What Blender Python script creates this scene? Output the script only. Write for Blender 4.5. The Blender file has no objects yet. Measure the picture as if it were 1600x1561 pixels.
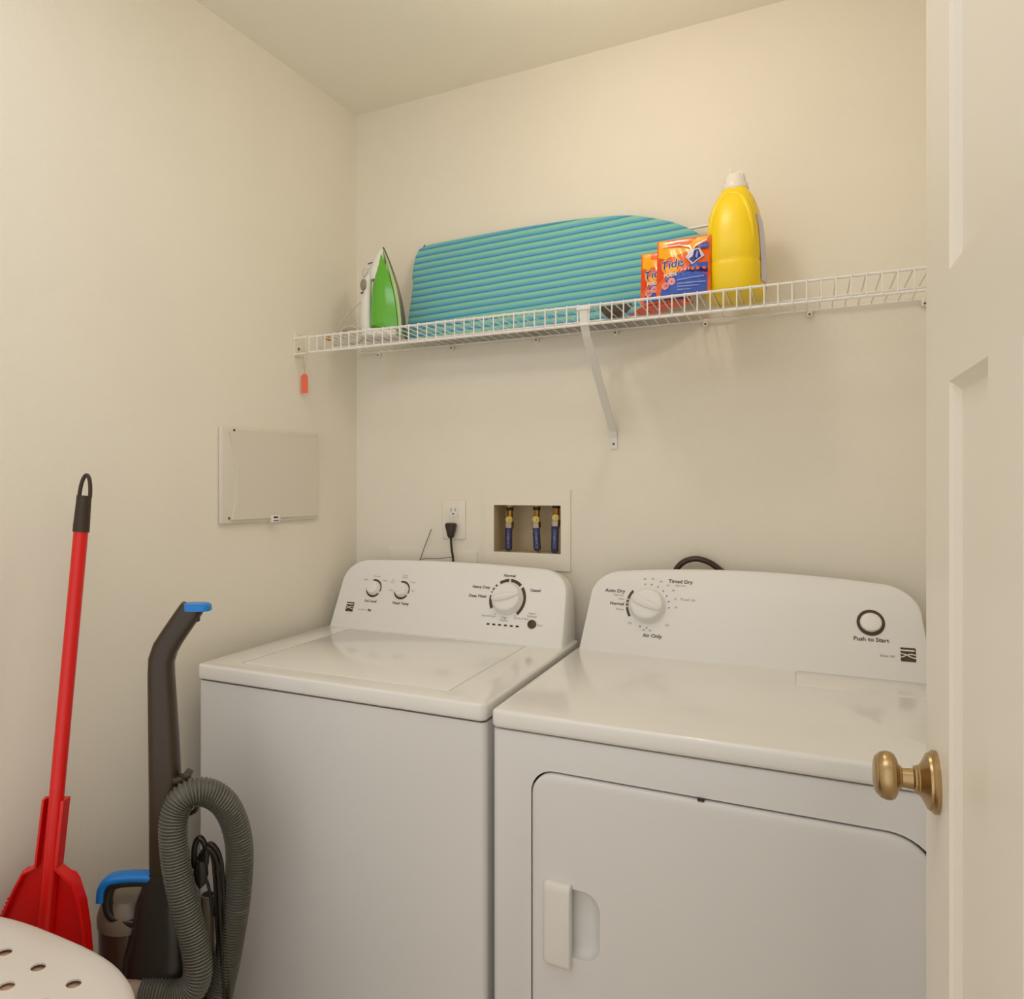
import bpy, bmesh, math, random
from mathutils import Vector, Matrix
random.seed(7)
PI = math.pi
S = bpy.context.scene
C = S.collection

# ------------------------------------------------------------------ camera, light, exposure
cam_d = bpy.data.cameras.new('camera')
cam = bpy.data.objects.new('camera', cam_d)
C.objects.link(cam)
cam.location = (1.2528, -2.0350, 1.3222)
cam.rotation_euler = (PI / 2, 0, 0.48966)
cam_d.sensor_fit = 'HORIZONTAL'
cam_d.sensor_width = 36.0
cam_d.lens = 1186.04 / 1600 * 36
cam_d.shift_x = (800 - 631.08) / 1600
cam_d.shift_y = (760.74 - 780.5) / 1600
cam_d.clip_start = 0.02
S.camera = cam

S.view_settings.view_transform = 'Standard'
S.view_settings.look = 'None'
S.view_settings.gamma = 1
S.view_settings.use_curve_mapping = False
S.view_settings.exposure = 0.05

LAMP_POS = (0.92, -0.60, 2.488)
LAMP_COL = (1.0, 0.88, 0.72)
LAMP_STRENGTH = 49.0
LAMP_R = 0.045

world = bpy.data.worlds.new('world')
S.world = world
world.use_nodes = True
wb = world.node_tree.nodes['Background']
wb.inputs[0].default_value = (1.0, 0.975, 0.95, 1)
wb.inputs[1].default_value = 1.06

# added fill light under the ceiling near the doorway, without a fixture
hl = bpy.data.lights.new('doorway_fill', 'AREA')
hl.shape = 'RECTANGLE'
hl.size = 1.0
hl.size_y = 0.5
hl.energy = 4.6
hl.color = (0.86, 0.91, 1.0)
hlo = bpy.data.objects.new('doorway_fill', hl)
C.objects.link(hlo)
hlo.location = (0.7, -1.5, 2.46)
hlo.rotation_euler = (0, 0, 0)


# ------------------------------------------------------------------ helpers
def lin(c):
    out = []
    for v in c:
        v = v / 255.0
        out.append(v / 12.92 if v <= 0.04045 else ((v + 0.055) / 1.055) ** 2.4)
    return (*out, 1.0)


def mat(name, rgb, rough=0.5, metal=0.0, coat=0.0, bump=0.0, bscale=200.0, spec=0.5, var=0.0, trans=0.0):
    m = bpy.data.materials.new(name)
    m.use_nodes = True
    nt = m.node_tree
    b = nt.nodes['Principled BSDF']
    b.inputs['Base Color'].default_value = lin(rgb)
    b.inputs['Roughness'].default_value = rough
    b.inputs['Metallic'].default_value = metal
    b.inputs['Coat Weight'].default_value = coat
    b.inputs['Coat Roughness'].default_value = 0.08
    b.inputs['Specular IOR Level'].default_value = spec
    if trans:
        b.inputs['Transmission Weight'].default_value = trans
    tc = nt.nodes.new('ShaderNodeTexCoord')
    if bump:
        n = nt.nodes.new('ShaderNodeTexNoise')
        n.inputs['Scale'].default_value = bscale
        n.inputs['Detail'].default_value = 3
        nt.links.new(tc.outputs['Object'], n.inputs['Vector'])
        bp = nt.nodes.new('ShaderNodeBump')
        bp.inputs['Strength'].default_value = bump
        bp.inputs['Distance'].default_value = 0.002
        nt.links.new(n.outputs['Fac'], bp.inputs['Height'])
        nt.links.new(bp.outputs['Normal'], b.inputs['Normal'])
    if var:
        n2 = nt.nodes.new('ShaderNodeTexNoise')
        n2.inputs['Scale'].default_value = 3.0
        n2.inputs['Detail'].default_value = 4
        nt.links.new(tc.outputs['Object'], n2.inputs['Vector'])
        r = nt.nodes.new('ShaderNodeValToRGB')
        c = lin(rgb)
        r.color_ramp.elements[0].position = 0.35
        r.color_ramp.elements[1].position = 0.65
        r.color_ramp.elements[0].color = (*[v * (1 - var) for v in c[:3]], 1)
        r.color_ramp.elements[1].color = (*[min(1, v * (1 + var)) for v in c[:3]], 1)
        nt.links.new(n2.outputs['Fac'], r.inputs['Fac'])
        nt.links.new(r.outputs['Color'], b.inputs['Base Color'])
    return m


M = {
    'wall': mat('wall_paint', (238, 231, 216), 0.6, bump=0.25, bscale=260, var=0.012),
    'ceiling': mat('ceiling_paint', (246, 240, 226), 0.75, bump=0.3, bscale=220),
    'floor': mat('vinyl_floor', (205, 190, 168), 0.45, var=0.08),
    'door': mat('door_paint', (238, 231, 218), 0.38),
    'enamel': mat('white_enamel', (238, 236, 231), 0.16, coat=0.35),
    'enamel_body': mat('white_cabinet_enamel', (226, 225, 222), 0.24),
    'console': mat('white_console_plastic', (240, 238, 234), 0.38),
    'wplastic': mat('white_plastic', (232, 229, 222), 0.35),
    'panelp': mat('cover_panel_plastic', (224, 216, 202), 0.4),
    'boxp': mat('box_frame_plastic', (238, 230, 214), 0.4),
    'outletp': mat('outlet_plastic', (238, 231, 216), 0.35),
    'gapdark': mat('shadow_gap_rubber', (40, 36, 32), 0.8),
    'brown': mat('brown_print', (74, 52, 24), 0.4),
    'ink': mat('grey_print', (92, 86, 82), 0.5),
    'inklight': mat('pale_grey_print', (160, 152, 145), 0.5),
    'wire': mat('white_coated_wire', (238, 234, 228), 0.35),
    'brass': mat('antique_brass', (184, 158, 116), 0.30, metal=1.0),
    'brassv': mat('valve_brass', (176, 128, 62), 0.32, metal=0.9),
    'nut': mat('pale_brass', (206, 186, 110), 0.35, metal=0.6),
    'steel': mat('steel', (170, 165, 155), 0.35, metal=1.0),
    'screw': mat('screw_steel', (110, 100, 88), 0.4, metal=0.8),
    'valveblue': mat('blue_vinyl_grip', (22, 17, 66), 0.4),
    'valvepipe': mat('cream_pipe', (214, 192, 150), 0.4),
    'blackrub': mat('black_rubber', (48, 34, 24), 0.42),
    'cordbrown': mat('dark_brown_cord', (62, 40, 22), 0.35),
    'yellow': mat('yellow_hdpe', (246, 212, 8), 0.36, var=0.02),
    'labelw': mat('label_white', (205, 200, 225), 0.35),
    'capw': mat('translucent_cap', (232, 224, 215), 0.25),
    'green': mat('green_translucent_plastic', (96, 182, 44), 0.2, coat=0.5),
    'lgreen': mat('pale_green_plastic', (176, 208, 140), 0.3),
    'greyp': mat('grey_plastic', (150, 138, 122), 0.3),
    'darkred': mat('dark_red_plastic', (110, 30, 30), 0.3),
    'sole': mat('soleplate_steel', (120, 105, 95), 0.3, metal=0.9),
    'cordw': mat('white_cord', (222, 212, 194), 0.5),
    'plugy': mat('brass_prong', (190, 150, 60), 0.35, metal=0.6),
    'red': mat('red_plastic', (222, 8, 6), 0.34, coat=0.15),
    'blackgrip': mat('black_brown_grip', (52, 38, 18), 0.45),
    'vdark': mat('charcoal_plastic', (58, 46, 30), 0.34),
    'vbody': mat('dark_grey_plastic', (44, 40, 34), 0.24),
    'vhose': mat('grey_hose', (100, 97, 87), 0.3),
    'vblue': mat('blue_plastic', (18, 128, 214), 0.3),
    'vgrey': mat('mid_grey_plastic', (124, 112, 96), 0.35),
    'cup': mat('smoky_brown_cup', (74, 56, 44), 0.12, coat=0.5),
    'pink': mat('beige_tube', (172, 150, 132), 0.4),
    'orange': mat('orange_film', (240, 98, 18), 0.22, coat=0.4, bump=0.4, bscale=45),
    'orangey': mat('amber_print', (250, 176, 22), 0.25),
    'pblue': mat('blue_print', (58, 92, 190), 0.25),
    'pnavy': mat('navy_print', (26, 32, 120), 0.3),
    'pwhite': mat('white_print', (228, 226, 232), 0.3),
    'plblue': mat('pale_blue_print', (140, 160, 222), 0.3),
    'ppink': mat('pink_print', (236, 160, 160), 0.3),
    'pred': mat('red_orange_print', (238, 66, 22), 0.3),
    'tag': mat('orange_card', (236, 106, 70), 0.6),
    'string': mat('string', (196, 180, 150), 0.8),
    'hamper': mat('white_hamper_plastic', (232, 226, 218), 0.4),
    'hampin': mat('hamper_lining', (205, 168, 135), 0.8),
    'slot': mat('dark_slot', (50, 40, 34), 0.6),
    'darkmetal': mat('dark_folded_leg', (72, 58, 46), 0.45, metal=0.3),
}


def lamp_mat():
    m = bpy.data.materials.new('lit_lamp_glass')
    m.use_nodes = True
    nt = m.node_tree
    nt.nodes.clear()
    o = nt.nodes.new('ShaderNodeOutputMaterial')
    e = nt.nodes.new('ShaderNodeEmission')
    e.inputs[0].default_value = (*LAMP_COL, 1)
    e.inputs[1].default_value = LAMP_STRENGTH
    nt.links.new(e.outputs[0], o.inputs[0])
    return m


M['lamp'] = lamp_mat()


def striped():
    m = bpy.data.materials.new('teal_striped_cotton')
    m.use_nodes = True
    nt = m.node_tree
    b = nt.nodes['Principled BSDF']
    b.inputs['Roughness'].default_value = 1.06
    tc = nt.nodes.new('ShaderNodeTexCoord')
    sp = nt.nodes.new('ShaderNodeSeparateXYZ')
    nt.links.new(tc.outputs['Object'], sp.inputs[0])
    nz = nt.nodes.new('ShaderNodeTexNoise')
    nz.inputs['Scale'].default_value = 9
    nt.links.new(tc.outputs['Object'], nz.inputs['Vector'])
    ma = nt.nodes.new('ShaderNodeMath'); ma.operation = 'MULTIPLY_ADD'
    ma.inputs[1].default_value = 0.004; ma.inputs[2].default_value = 0
    nt.links.new(nz.outputs['Fac'], ma.inputs[0])
    sl = nt.nodes.new('ShaderNodeMath'); sl.operation = 'MULTIPLY_ADD'
    sl.inputs[1].default_value = -0.035
    nt.links.new(sp.outputs['X'], sl.inputs[0]); nt.links.new(sp.outputs['Z'], sl.inputs[2])
    ad = nt.nodes.new('ShaderNodeMath'); ad.operation = 'ADD'
    nt.links.new(sl.outputs[0], ad.inputs[0]); nt.links.new(ma.outputs[0], ad.inputs[1])
    dv = nt.nodes.new('ShaderNodeMath'); dv.operation = 'DIVIDE'
    dv.inputs[1].default_value = 0.0205
    nt.links.new(ad.outputs[0], dv.inputs[0])
    fr = nt.nodes.new('ShaderNodeMath'); fr.operation = 'FRACT'
    nt.links.new(dv.outputs[0], fr.inputs[0])
    r = nt.nodes.new('ShaderNodeValToRGB')
    cr = r.color_ramp
    cols = [(0.0, (62, 138, 172)), (0.08, (66, 142, 178)), (0.16, (98, 172, 205)), (0.42, (112, 184, 206)),
            (0.54, (138, 202, 182)), (0.82, (144, 206, 182)), (0.93, (118, 188, 194)), (1.0, (64, 140, 174))]
    cr.elements[0].position = cols[0][0]; cr.elements[0].color = lin(cols[0][1])
    cr.elements[1].position = cols[-1][0]; cr.elements[1].color = lin(cols[-1][1])
    for p, c in cols[1:-1]:
        e = cr.elements.new(p); e.color = lin(c)
    nt.links.new(fr.outputs[0], r.inputs['Fac'])
    nt.links.new(r.outputs['Color'], b.inputs['Base Color'])
    n = nt.nodes.new('ShaderNodeTexNoise'); n.inputs['Scale'].default_value = 900
    nt.links.new(tc.outputs['Object'], n.inputs['Vector'])
    bp = nt.nodes.new('ShaderNodeBump'); bp.inputs['Strength'].default_value = 0.2; bp.inputs['Distance'].default_value = 0.001
    nt.links.new(n.outputs['Fac'], bp.inputs['Height'])
    nt.links.new(bp.outputs['Normal'], b.inputs['Normal'])
    return m


M['stripes'] = striped()


def empty(name, label, cat, loc=(0, 0, 0), rz=0.0, group=None):
    o = bpy.data.objects.new(name, None)
    C.objects.link(o)
    o.location = loc
    o.rotation_euler = (0, 0, rz)
    o.empty_display_size = 0.05
    o['label'] = label
    o['category'] = cat
    if group:
        o['group'] = group
    return o


def tag(o, label, cat, group=None):
    o['label'] = label
    o['category'] = cat
    if group:
        o['group'] = group
    return o


def build(name, bm, m, parent=None, sharp=35, label=None, smooth=True):
    me = bpy.data.meshes.new(name)
    bmesh.ops.recalc_face_normals(bm, faces=bm.faces)
    bm.to_mesh(me)
    bm.free()
    if smooth:
        me.polygons.foreach_set('use_smooth', [True] * len(me.polygons))
        me.set_sharp_from_angle(angle=math.radians(sharp))
    me.materials.append(M[m] if isinstance(m, str) else m)
    o = bpy.data.objects.new(name, me)
    C.objects.link(o)
    if parent is not None:
        o.parent = parent
    if label:
        o['label'] = label
    return o


def struct(name, bm, m, **k):
    o = build(name, bm, m, **k)
    if 'parent' not in k:
        o['kind'] = 'structure'
    return o


def box(bm, lo, hi, bev=0.0, seg=3, mtx=None, vert_bev=None):
    """axis-aligned box, optionally bevelled; mtx maps it afterwards"""
    t = bmesh.new()
    bmesh.ops.create_cube(t, size=1)
    for v in t.verts:
        v.co = Vector([lo[i] + (v.co[i] + 0.5) * (hi[i] - lo[i]) for i in range(3)])
    if vert_bev:
        es = [e for e in t.edges if abs((e.verts[0].co - e.verts[1].co).normalized().z) > 0.9]
        bmesh.ops.bevel(t, geom=es, offset=vert_bev, segments=6, affect='EDGES', profile=0.5)
        if bev:
            es = [e for e in t.edges if len(e.link_faces) == 2 and e.calc_face_angle(0) > 0.8]
            bmesh.ops.bevel(t, geom=es, offset=bev, segments=seg, affect='EDGES', profile=0.5)
    elif bev:
        bmesh.ops.bevel(t, geom=list(t.edges), offset=bev, segments=seg, affect='EDGES', profile=0.5)
    merge(bm, t, mtx)


def merge(bm, t, mtx=None):
    if mtx is not None:
        t.transform(mtx)
    me = bpy.data.meshes.new('tmp')
    t.to_mesh(me)
    t.free()
    bm.from_mesh(me)
    bpy.data.meshes.remove(me)


def BM():
    return bmesh.new()


def boxes(*specs, **k):
    bm = BM()
    for s in specs:
        box(bm, *s, **k)
    return bm


def catmull(pts, n):
    pts = [Vector(p) for p in pts]
    P = [pts[0] * 2 - pts[1]] + pts + [pts[-1] * 2 - pts[-2]]
    out = []
    for i in range(1, len(P) - 2):
        for k in range(n):
            t = k / n
            a, b, c, d = P[i - 1], P[i], P[i + 1], P[i + 2]
            out.append(0.5 * ((2 * b) + (c - a) * t + (2 * a - 5 * b + 4 * c - d) * t * t + (3 * b - a - 3 * c + d) * t ** 3))
    out.append(pts[-1])
    return out


def resample(pts, step):
    out = [pts[0].copy()]
    acc = 0.0
    for a, b in zip(pts, pts[1:]):
        L = (b - a).length
        if L == 0:
            continue
        s = step - acc
        while s <= L:
            out.append(a + (b - a) * (s / L))
            s += step
        acc = (acc + L) % step if step else 0
        acc = L - (s - step)
    return out


def tube(bm, pts, r, seg=12, closed=False, caps=True):
    """sweep a circle; r is a number or a function of index/len"""
    pts = [Vector(p) for p in pts]
    n = len(pts)
    T = []
    for i in range(n):
        if closed:
            d = pts[(i + 1) % n] - pts[i - 1]
        else:
            d = pts[min(i + 1, n - 1)] - pts[max(i - 1, 0)]
        T.append(d.normalized())
    up = Vector((0, 0, 1)) if abs(T[0].z) < 0.9 else Vector((1, 0, 0))
    N = (up - T[0] * up.dot(T[0])).normalized()
    rings = []
    for i in range(n):
        if i:
            ax = T[i - 1].cross(T[i])
            if ax.length > 1e-7:
                N = Matrix.Rotation(T[i - 1].angle(T[i]), 3, ax.normalized()) @ N
            N = (N - T[i] * N.dot(T[i])).normalized()
        B = T[i].cross(N)
        rr = r(i) if callable(r) else r
        rings.append([bm.verts.new(pts[i] + (N * math.cos(2 * PI * k / seg) + B * math.sin(2 * PI * k / seg)) * rr) for k in range(seg)])
    for i in range(n - (0 if closed else 1)):
        a, b = rings[i], rings[(i + 1) % n]
        for k in range(seg):
            bm.faces.new((a[k], a[(k + 1) % seg], b[(k + 1) % seg], b[k]))
    if caps and not closed:
        bm.faces.new(rings[0][::-1])
        bm.faces.new(rings[-1])
    return bm


def lathe(bm, prof, origin=(0, 0, 0), axis=(0, 0, 1), seg=40):
    """prof: list of (s along axis, radius)"""
    o = Vector(origin)
    a = Vector(axis).normalized()
    u = a.orthogonal().normalized()
    w = a.cross(u)
    rings = []
    for s, r in prof:
        if r < 1e-6:
            rings.append([bm.verts.new(o + a * s)])
        else:
            rings.append([bm.verts.new(o + a * s + (u * math.cos(2 * PI * k / seg) + w * math.sin(2 * PI * k / seg)) * r) for k in range(seg)])
    for A, B in zip(rings, rings[1:]):
        for k in range(seg):
            k2 = (k + 1) % seg
            if len(A) == 1 and len(B) == 1:
                continue
            if len(A) == 1:
                bm.faces.new((A[0], B[k2], B[k]))
            elif len(B) == 1:
                bm.faces.new((A[k], A[k2], B[0]))
            else:
                bm.faces.new((A[k], A[k2], B[k2], B[k]))
    if len(rings[0]) > 1:
        bm.faces.new(rings[0][::-1])
    if len(rings[-1]) > 1:
        bm.faces.new(rings[-1])
    return bm


def loft(bm, secs, cap=True):
    rings = [[bm.verts.new(p) for p in s] for s in secs]
    n = len(rings[0])
    for A, B in zip(rings, rings[1:]):
        for k in range(n):
            bm.faces.new((A[k], A[(k + 1) % n], B[(k + 1) % n], B[k]))
    if cap:
        bm.faces.new(rings[0][::-1])
        bm.faces.new(rings[-1])
    return bm


def sell(cx, cy, z, a, b, n=2.0, seg=32, tilt=(0, 0)):
    """superellipse ring in the xy plane at height z (tilted heights by tilt)"""
    out = []
    for k in range(seg):
        t = 2 * PI * k / seg
        c, s = math.cos(t), math.sin(t)
        x = a * math.copysign(abs(c) ** (2 / n), c)
        y = b * math.copysign(abs(s) ** (2 / n), s)
        out.append(Vector((cx + x, cy + y, z + x * tilt[0] + y * tilt[1])))
    return out


def prism(bm, poly, y0, y1, fn=None):
    """polygon in (x,z), extruded from y0 to y1; fn maps the points afterwards"""
    t = BM()
    f = [t.verts.new((p[0], y0, p[1])) for p in poly]
    b = [t.verts.new((p[0], y1, p[1])) for p in poly]
    t.faces.new(f)
    t.faces.new(b[::-1])
    n = len(poly)
    for k in range(n):
        t.faces.new((f[k], b[k], b[(k + 1) % n], f[(k + 1) % n]))
    if fn:
        for v in t.verts:
            v.co = Vector(fn(v.co))
    merge(bm, t)


def boolean(o, cutter, op='DIFFERENCE'):
    md = o.modifiers.new('b', 'BOOLEAN')
    md.object = cutter
    md.operation = op
    md.solver = 'EXACT'
    bpy.context.view_layer.update()
    dg = bpy.context.evaluated_depsgraph_get()
    me = bpy.data.meshes.new_from_object(o.evaluated_get(dg))
    o.modifiers.clear()
    old = o.data
    o.data = me
    bpy.data.meshes.remove(old)
    cm = cutter.data
    bpy.data.objects.remove(cutter)
    bpy.data.meshes.remove(cm)
    me.polygons.foreach_set('use_smooth', [True] * len(me.polygons))
    me.set_sharp_from_angle(angle=math.radians(35))


def text_bm(s, size, fn, align='CENTER', bold=0.0, shear=0.0, sx=1.0):
    """flat lettering; fn maps (x, y) of the text plane to 3D"""
    cu = bpy.data.curves.new('t', 'FONT')
    cu.body = s
    cu.size = size
    cu.align_x = align
    cu.align_y = 'CENTER'
    cu.offset = bold
    cu.shear = shear
    cu.resolution_u = 3
    cu.fill_mode = 'FRONT'
    ob = bpy.data.objects.new('t', cu)
    C.objects.link(ob)
    bpy.context.view_layer.update()
    dg = bpy.context.evaluated_depsgraph_get()
    me = bpy.data.meshes.new_from_object(ob.evaluated_get(dg))
    bm = BM()
    bm.from_mesh(me)
    bpy.data.objects.remove(ob)
    bpy.data.curves.remove(cu)
    bpy.data.meshes.remove(me)
    for v in bm.verts:
        v.co = Vector(fn(v.co.x * sx, v.co.y))
    return bm


def poly_bm(bm, poly, fn):
    vs = [bm.verts.new(Vector(fn(*p))) for p in poly]
    f = bm.faces.new(vs)
    bmesh.ops.triangulate(bm, faces=[f])


def arcpoly(cx, cy, r0, r1, a0, a1, n=16):
    """angles in degrees, clockwise from up"""
    o = [(cx + r1 * math.sin(math.radians(a0 + (a1 - a0) * k / n)), cy + r1 * math.cos(math.radians(a0 + (a1 - a0) * k / n))) for k in range(n + 1)]
    i = [(cx + r0 * math.sin(math.radians(a1 + (a0 - a1) * k / n)), cy + r0 * math.cos(math.radians(a1 + (a0 - a1) * k / n))) for k in range(n + 1)]
    return o, i


def arc_bm(bm, cx, cy, r0, r1, a0, a1, fn, n=16):
    o, i = arcpoly(cx, cy, r0, r1, a0, a1, n)
    i = i[::-1]
    O = [bm.verts.new(Vector(fn(*p))) for p in o]
    I = [bm.verts.new(Vector(fn(*p))) for p in i]
    for k in range(n):
        bm.faces.new((O[k], O[k + 1], I[k + 1], I[k]))


def disc_bm(bm, cx, cy, r, fn, n=20):
    vs = [bm.verts.new(Vector(fn(cx + r * math.cos(2 * PI * k / n), cy + r * math.sin(2 * PI * k / n)))) for k in range(n)]
    bm.faces.new(vs)


# ------------------------------------------------------------------ the room
H = 2.488
WA = 0.06466                       # the left wall opens a little towards the doorway
def lwx(y):                        # x of the left wall at depth y
    return math.tan(WA) * y

bm = BM()
X0, X1 = -0.12, 1.60
ox0, ox1, oz0, oz1 = 0.458, 0.6597, 1.1346, 1.2742
for lo, hi in [((X0, 0, 0), (ox0, 0.11, H)), ((ox1, 0, 0), (X1, 0.11, H)),
               ((ox0, 0, 0), (ox1, 0.11, oz0)), ((ox0, 0, oz1), (ox1, 0.11, H))]:
    box(bm, lo, hi)
bmesh.ops.remove_doubles(bm, verts=bm.verts, dist=1e-5)
struct('wall_back', bm, 'wall', smooth=False)

bm = BM()
L = 3.2
a = [(0, 0), (-math.sin(WA) * L, -math.cos(WA) * L)]
nx, ny = -math.cos(WA) * 0.1, math.sin(WA) * 0.1
q = [a[0], a[1], (a[1][0] + nx, a[1][1] + ny), (a[0][0] + nx, a[0][1] + ny)]
lo = [bm.verts.new((x, y, 0)) for x, y in q]
hi = [bm.verts.new((x, y, H)) for x, y in q]
bm.faces.new(lo); bm.faces.new(hi)
for k in range(4):
    bm.faces.new((lo[k], lo[(k + 1) % 4], hi[(k + 1) % 4], hi[k]))
struct('wall_left', bm, 'wall', smooth=False)
struct('wall_right', boxes(((1.56, -1.98, 0), (1.66, 0.11, H))), 'wall', smooth=False)
struct('ceiling', boxes(((-0.4, -2.6, H), (1.66, 0.11, H + 0.08))), 'ceiling', smooth=False)
struct('floor', boxes(((-0.4, -3.2, -0.06), (2.2, 0.11, 0))), 'floor', smooth=False)
bm = BM()
box(bm, (0.0, -0.012, 0), (1.56, 0, 0.085), bev=0.003)
struct('baseboard_back', bm, 'door')
# low ridge of a patched strip on the wall behind the washer
struct('trim_1', boxes(((0.115, -0.004, 1.03), (0.41, 0.0, 1.136)), bev=0.0018), 'wall')

# ------------------------------------------------------------------ ceiling lamp
lamp = empty('ceiling_lamp', 'small round lit ceiling lamp fixed above the machines', 'lamp', LAMP_POS)
bm = BM(); lathe(bm, [(0, 0.055), (-0.012, 0.055), (-0.02, 0.045), (-0.022, 0.018), (-0.145, 0.018)])
build('base', bm, 'wplastic', lamp)
bm = BM()
lathe(bm, [(-0.186 + LAMP_R * math.cos(t * PI / 16), LAMP_R * math.sin(t * PI / 16)) for t in range(0, 17)])
build('lamp_shade', bm, 'lamp', lamp)

# ------------------------------------------------------------------ open door on the right
door = empty('door_1', 'white panelled door standing open with an antique brass knob', 'door', (1.357, -1.118, 0), math.radians(1.26))
door['kind'] = 'structure'
# local: latch edge at y=0, hinge at y=-0.82, visible face at x=0 looking to -x
ty = [0, 0.12, 0.262, 0.349, 0.471, 0.558, 0.68, 0.82]
zb, zr0, zr1, zt0, zt = 0.20, 1.413, 1.509, 1.93, 2.04
bm = BM()
TH = 0.035
def quad(bm, pts):
    bm.faces.new([bm.verts.new(p) for p in pts])
def door_face(x, s):
    dpt, bv = 0.008 * s, 0.0085
    def R(t0, t1, z0, z1, xx=x):
        quad(bm, [(xx, -t0, z0), (xx, -t1, z0), (xx, -t1, z1), (xx, -t0, z1)])
    def P(t0, t1, z0, z1):
        o = [(t0, z0), (t1, z0), (t1, z1), (t0, z1)]
        i1 = [(t0 + 0.002, z0 + 0.002), (t1 - 0.002, z0 + 0.002), (t1 - 0.002, z1 - 0.002), (t0 + 0.002, z1 - 0.002)]
        i = [(t0 + bv, z0 + bv), (t1 - bv, z0 + bv), (t1 - bv, z1 - bv), (t0 + bv, z1 - bv)]
        for k in range(4):
            k2 = (k + 1) % 4
            quad(bm, [(x, -o[k][0], o[k][1]), (x, -o[k2][0], o[k2][1]), (x + dpt * .35, -i1[k2][0], i1[k2][1]), (x + dpt * .35, -i1[k][0], i1[k][1])])
            quad(bm, [(x + dpt * .35, -i1[k][0], i1[k][1]), (x + dpt * .35, -i1[k2][0], i1[k2][1]), (x + dpt, -i[k2][0], i[k2][1]), (x + dpt, -i[k][0], i[k][1])])
        R(i[0][0], i[1][0], i[0][1], i[2][1], x + dpt)
    R(0, ty[7], 0.004, zb); R(0, ty[7], zr0, zr1); R(0, ty[7], zt0, zt)
    for a0, a1 in ((0, ty[1]), (ty[6], ty[7])):
        R(a0, a1, zb, zr0); R(a0, a1, zr1, zt0)
    for a0, a1 in ((ty[2], ty[3]), (ty[4], ty[5])):
        R(a0, a1, zb, zr0)
    for a0, a1 in ((ty[1], ty[2]), (ty[3], ty[4]), (ty[5], ty[6])):
        P(a0, a1, zb, zr0)
    P(ty[1], ty[6], zr1, zt0)
door_face(0, 1)
door_face(TH, -1)
W_ = ty[7]
quad(bm, [(0, 0, 0.004), (TH, 0, 0.004), (TH, 0, zt), (0, 0, zt)])
quad(bm, [(0, -W_, 0.004), (TH, -W_, 0.004), (TH, -W_, zt), (0, -W_, zt)])
quad(bm, [(0, 0, zt), (TH, 0, zt), (TH, -W_, zt), (0, -W_, zt)])
quad(bm, [(0, 0, 0.004), (TH, 0, 0.004), (TH, -W_, 0.004), (0, -W_, 0.004)])
bmesh.ops.remove_doubles(bm, verts=bm.verts, dist=1e-5)
build('door_panel', bm, 'door', door, smooth=False)
knobprof = [(0, 0.0285), (0.003, 0.0288), (0.0045, 0.0275), (0.0055, 0.0262), (0.0075, 0.0255), (0.0095, 0.0215), (0.012, 0.0165),
            (0.014, 0.0135), (0.0150, 0.0135), (0.016, 0.0125), (0.0178, 0.0125), (0.019, 0.0095), (0.0275, 0.0088), (0.0282, 0.0105),
            (0.030, 0.0115), (0.0315, 0.0165), (0.0335, 0.0203), (0.0365, 0.0222), (0.0405, 0.0225), (0.0445, 0.0213),
            (0.047, 0.019), (0.0478, 0.0178), (0.0484, 0.0178), (0.0495, 0.0160), (0.0506, 0.011), (0.0512, 0.0)]
for sx in (-1, 1):
    bm = BM()
    lathe(bm, knobprof, (0 if sx < 0 else TH, -0.060, 1.047), (sx, 0, 0), 48)
    build('door_knob', bm, 'brass', door, sharp=28, label='antique brass round knob' if sx < 0 else None)
bm = BM(); box(bm, (0.006, -0.001, 0.985), (0.029, 0.0015, 1.11), bev=0.0006)
build('latch_plate', bm, 'brass', door)
for z in (0.25, 1.05, 1.82):
    bm = BM(); tube(bm, [(-0.004, -W_ - 0.004, z - 0.045), (-0.004, -W_ - 0.004, z + 0.045)], 0.0055)
    build('hinge', bm, 'brass', door)

# ------------------------------------------------------------------ outlet, cover panel, valve box
out = empty('wall_outlet', 'white duplex wall outlet above the washer with a dark plug in it', 'outlet', (0.3358, 0, 1.2255))
build('cover_plate', boxes(((-0.037, -0.006, -0.057), (0.037, 0, 0.057)), bev=0.003), 'outletp', out)
for dz in (0.024, -0.024):
    bm = BM()
    loft(bm, [[Vector((p.x, y, p.y + dz)) for p in sell(0, 0, 0, 0.0168, 0.0150, 3.2, 28)] for y in (-0.004, -0.0078, -0.0082)])
    rc = build('receptacle', bm, 'wplastic', out)
    bm = BM()
    box(bm, (-0.0075, -0.0086, dz + 0.0005), (-0.0058, -0.0080, dz + 0.0105))
    box(bm, (0.0058, -0.0086, dz + 0.0015), (0.0072, -0.0080, dz + 0.0095))
    lathe(bm, [(0, 0.0024), (0.0006, 0.0024)], (0, -0.0080, dz - 0.0065), (0, -1, 0), 14)
    build('slot', bm, 'slot', rc, smooth=False)

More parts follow.
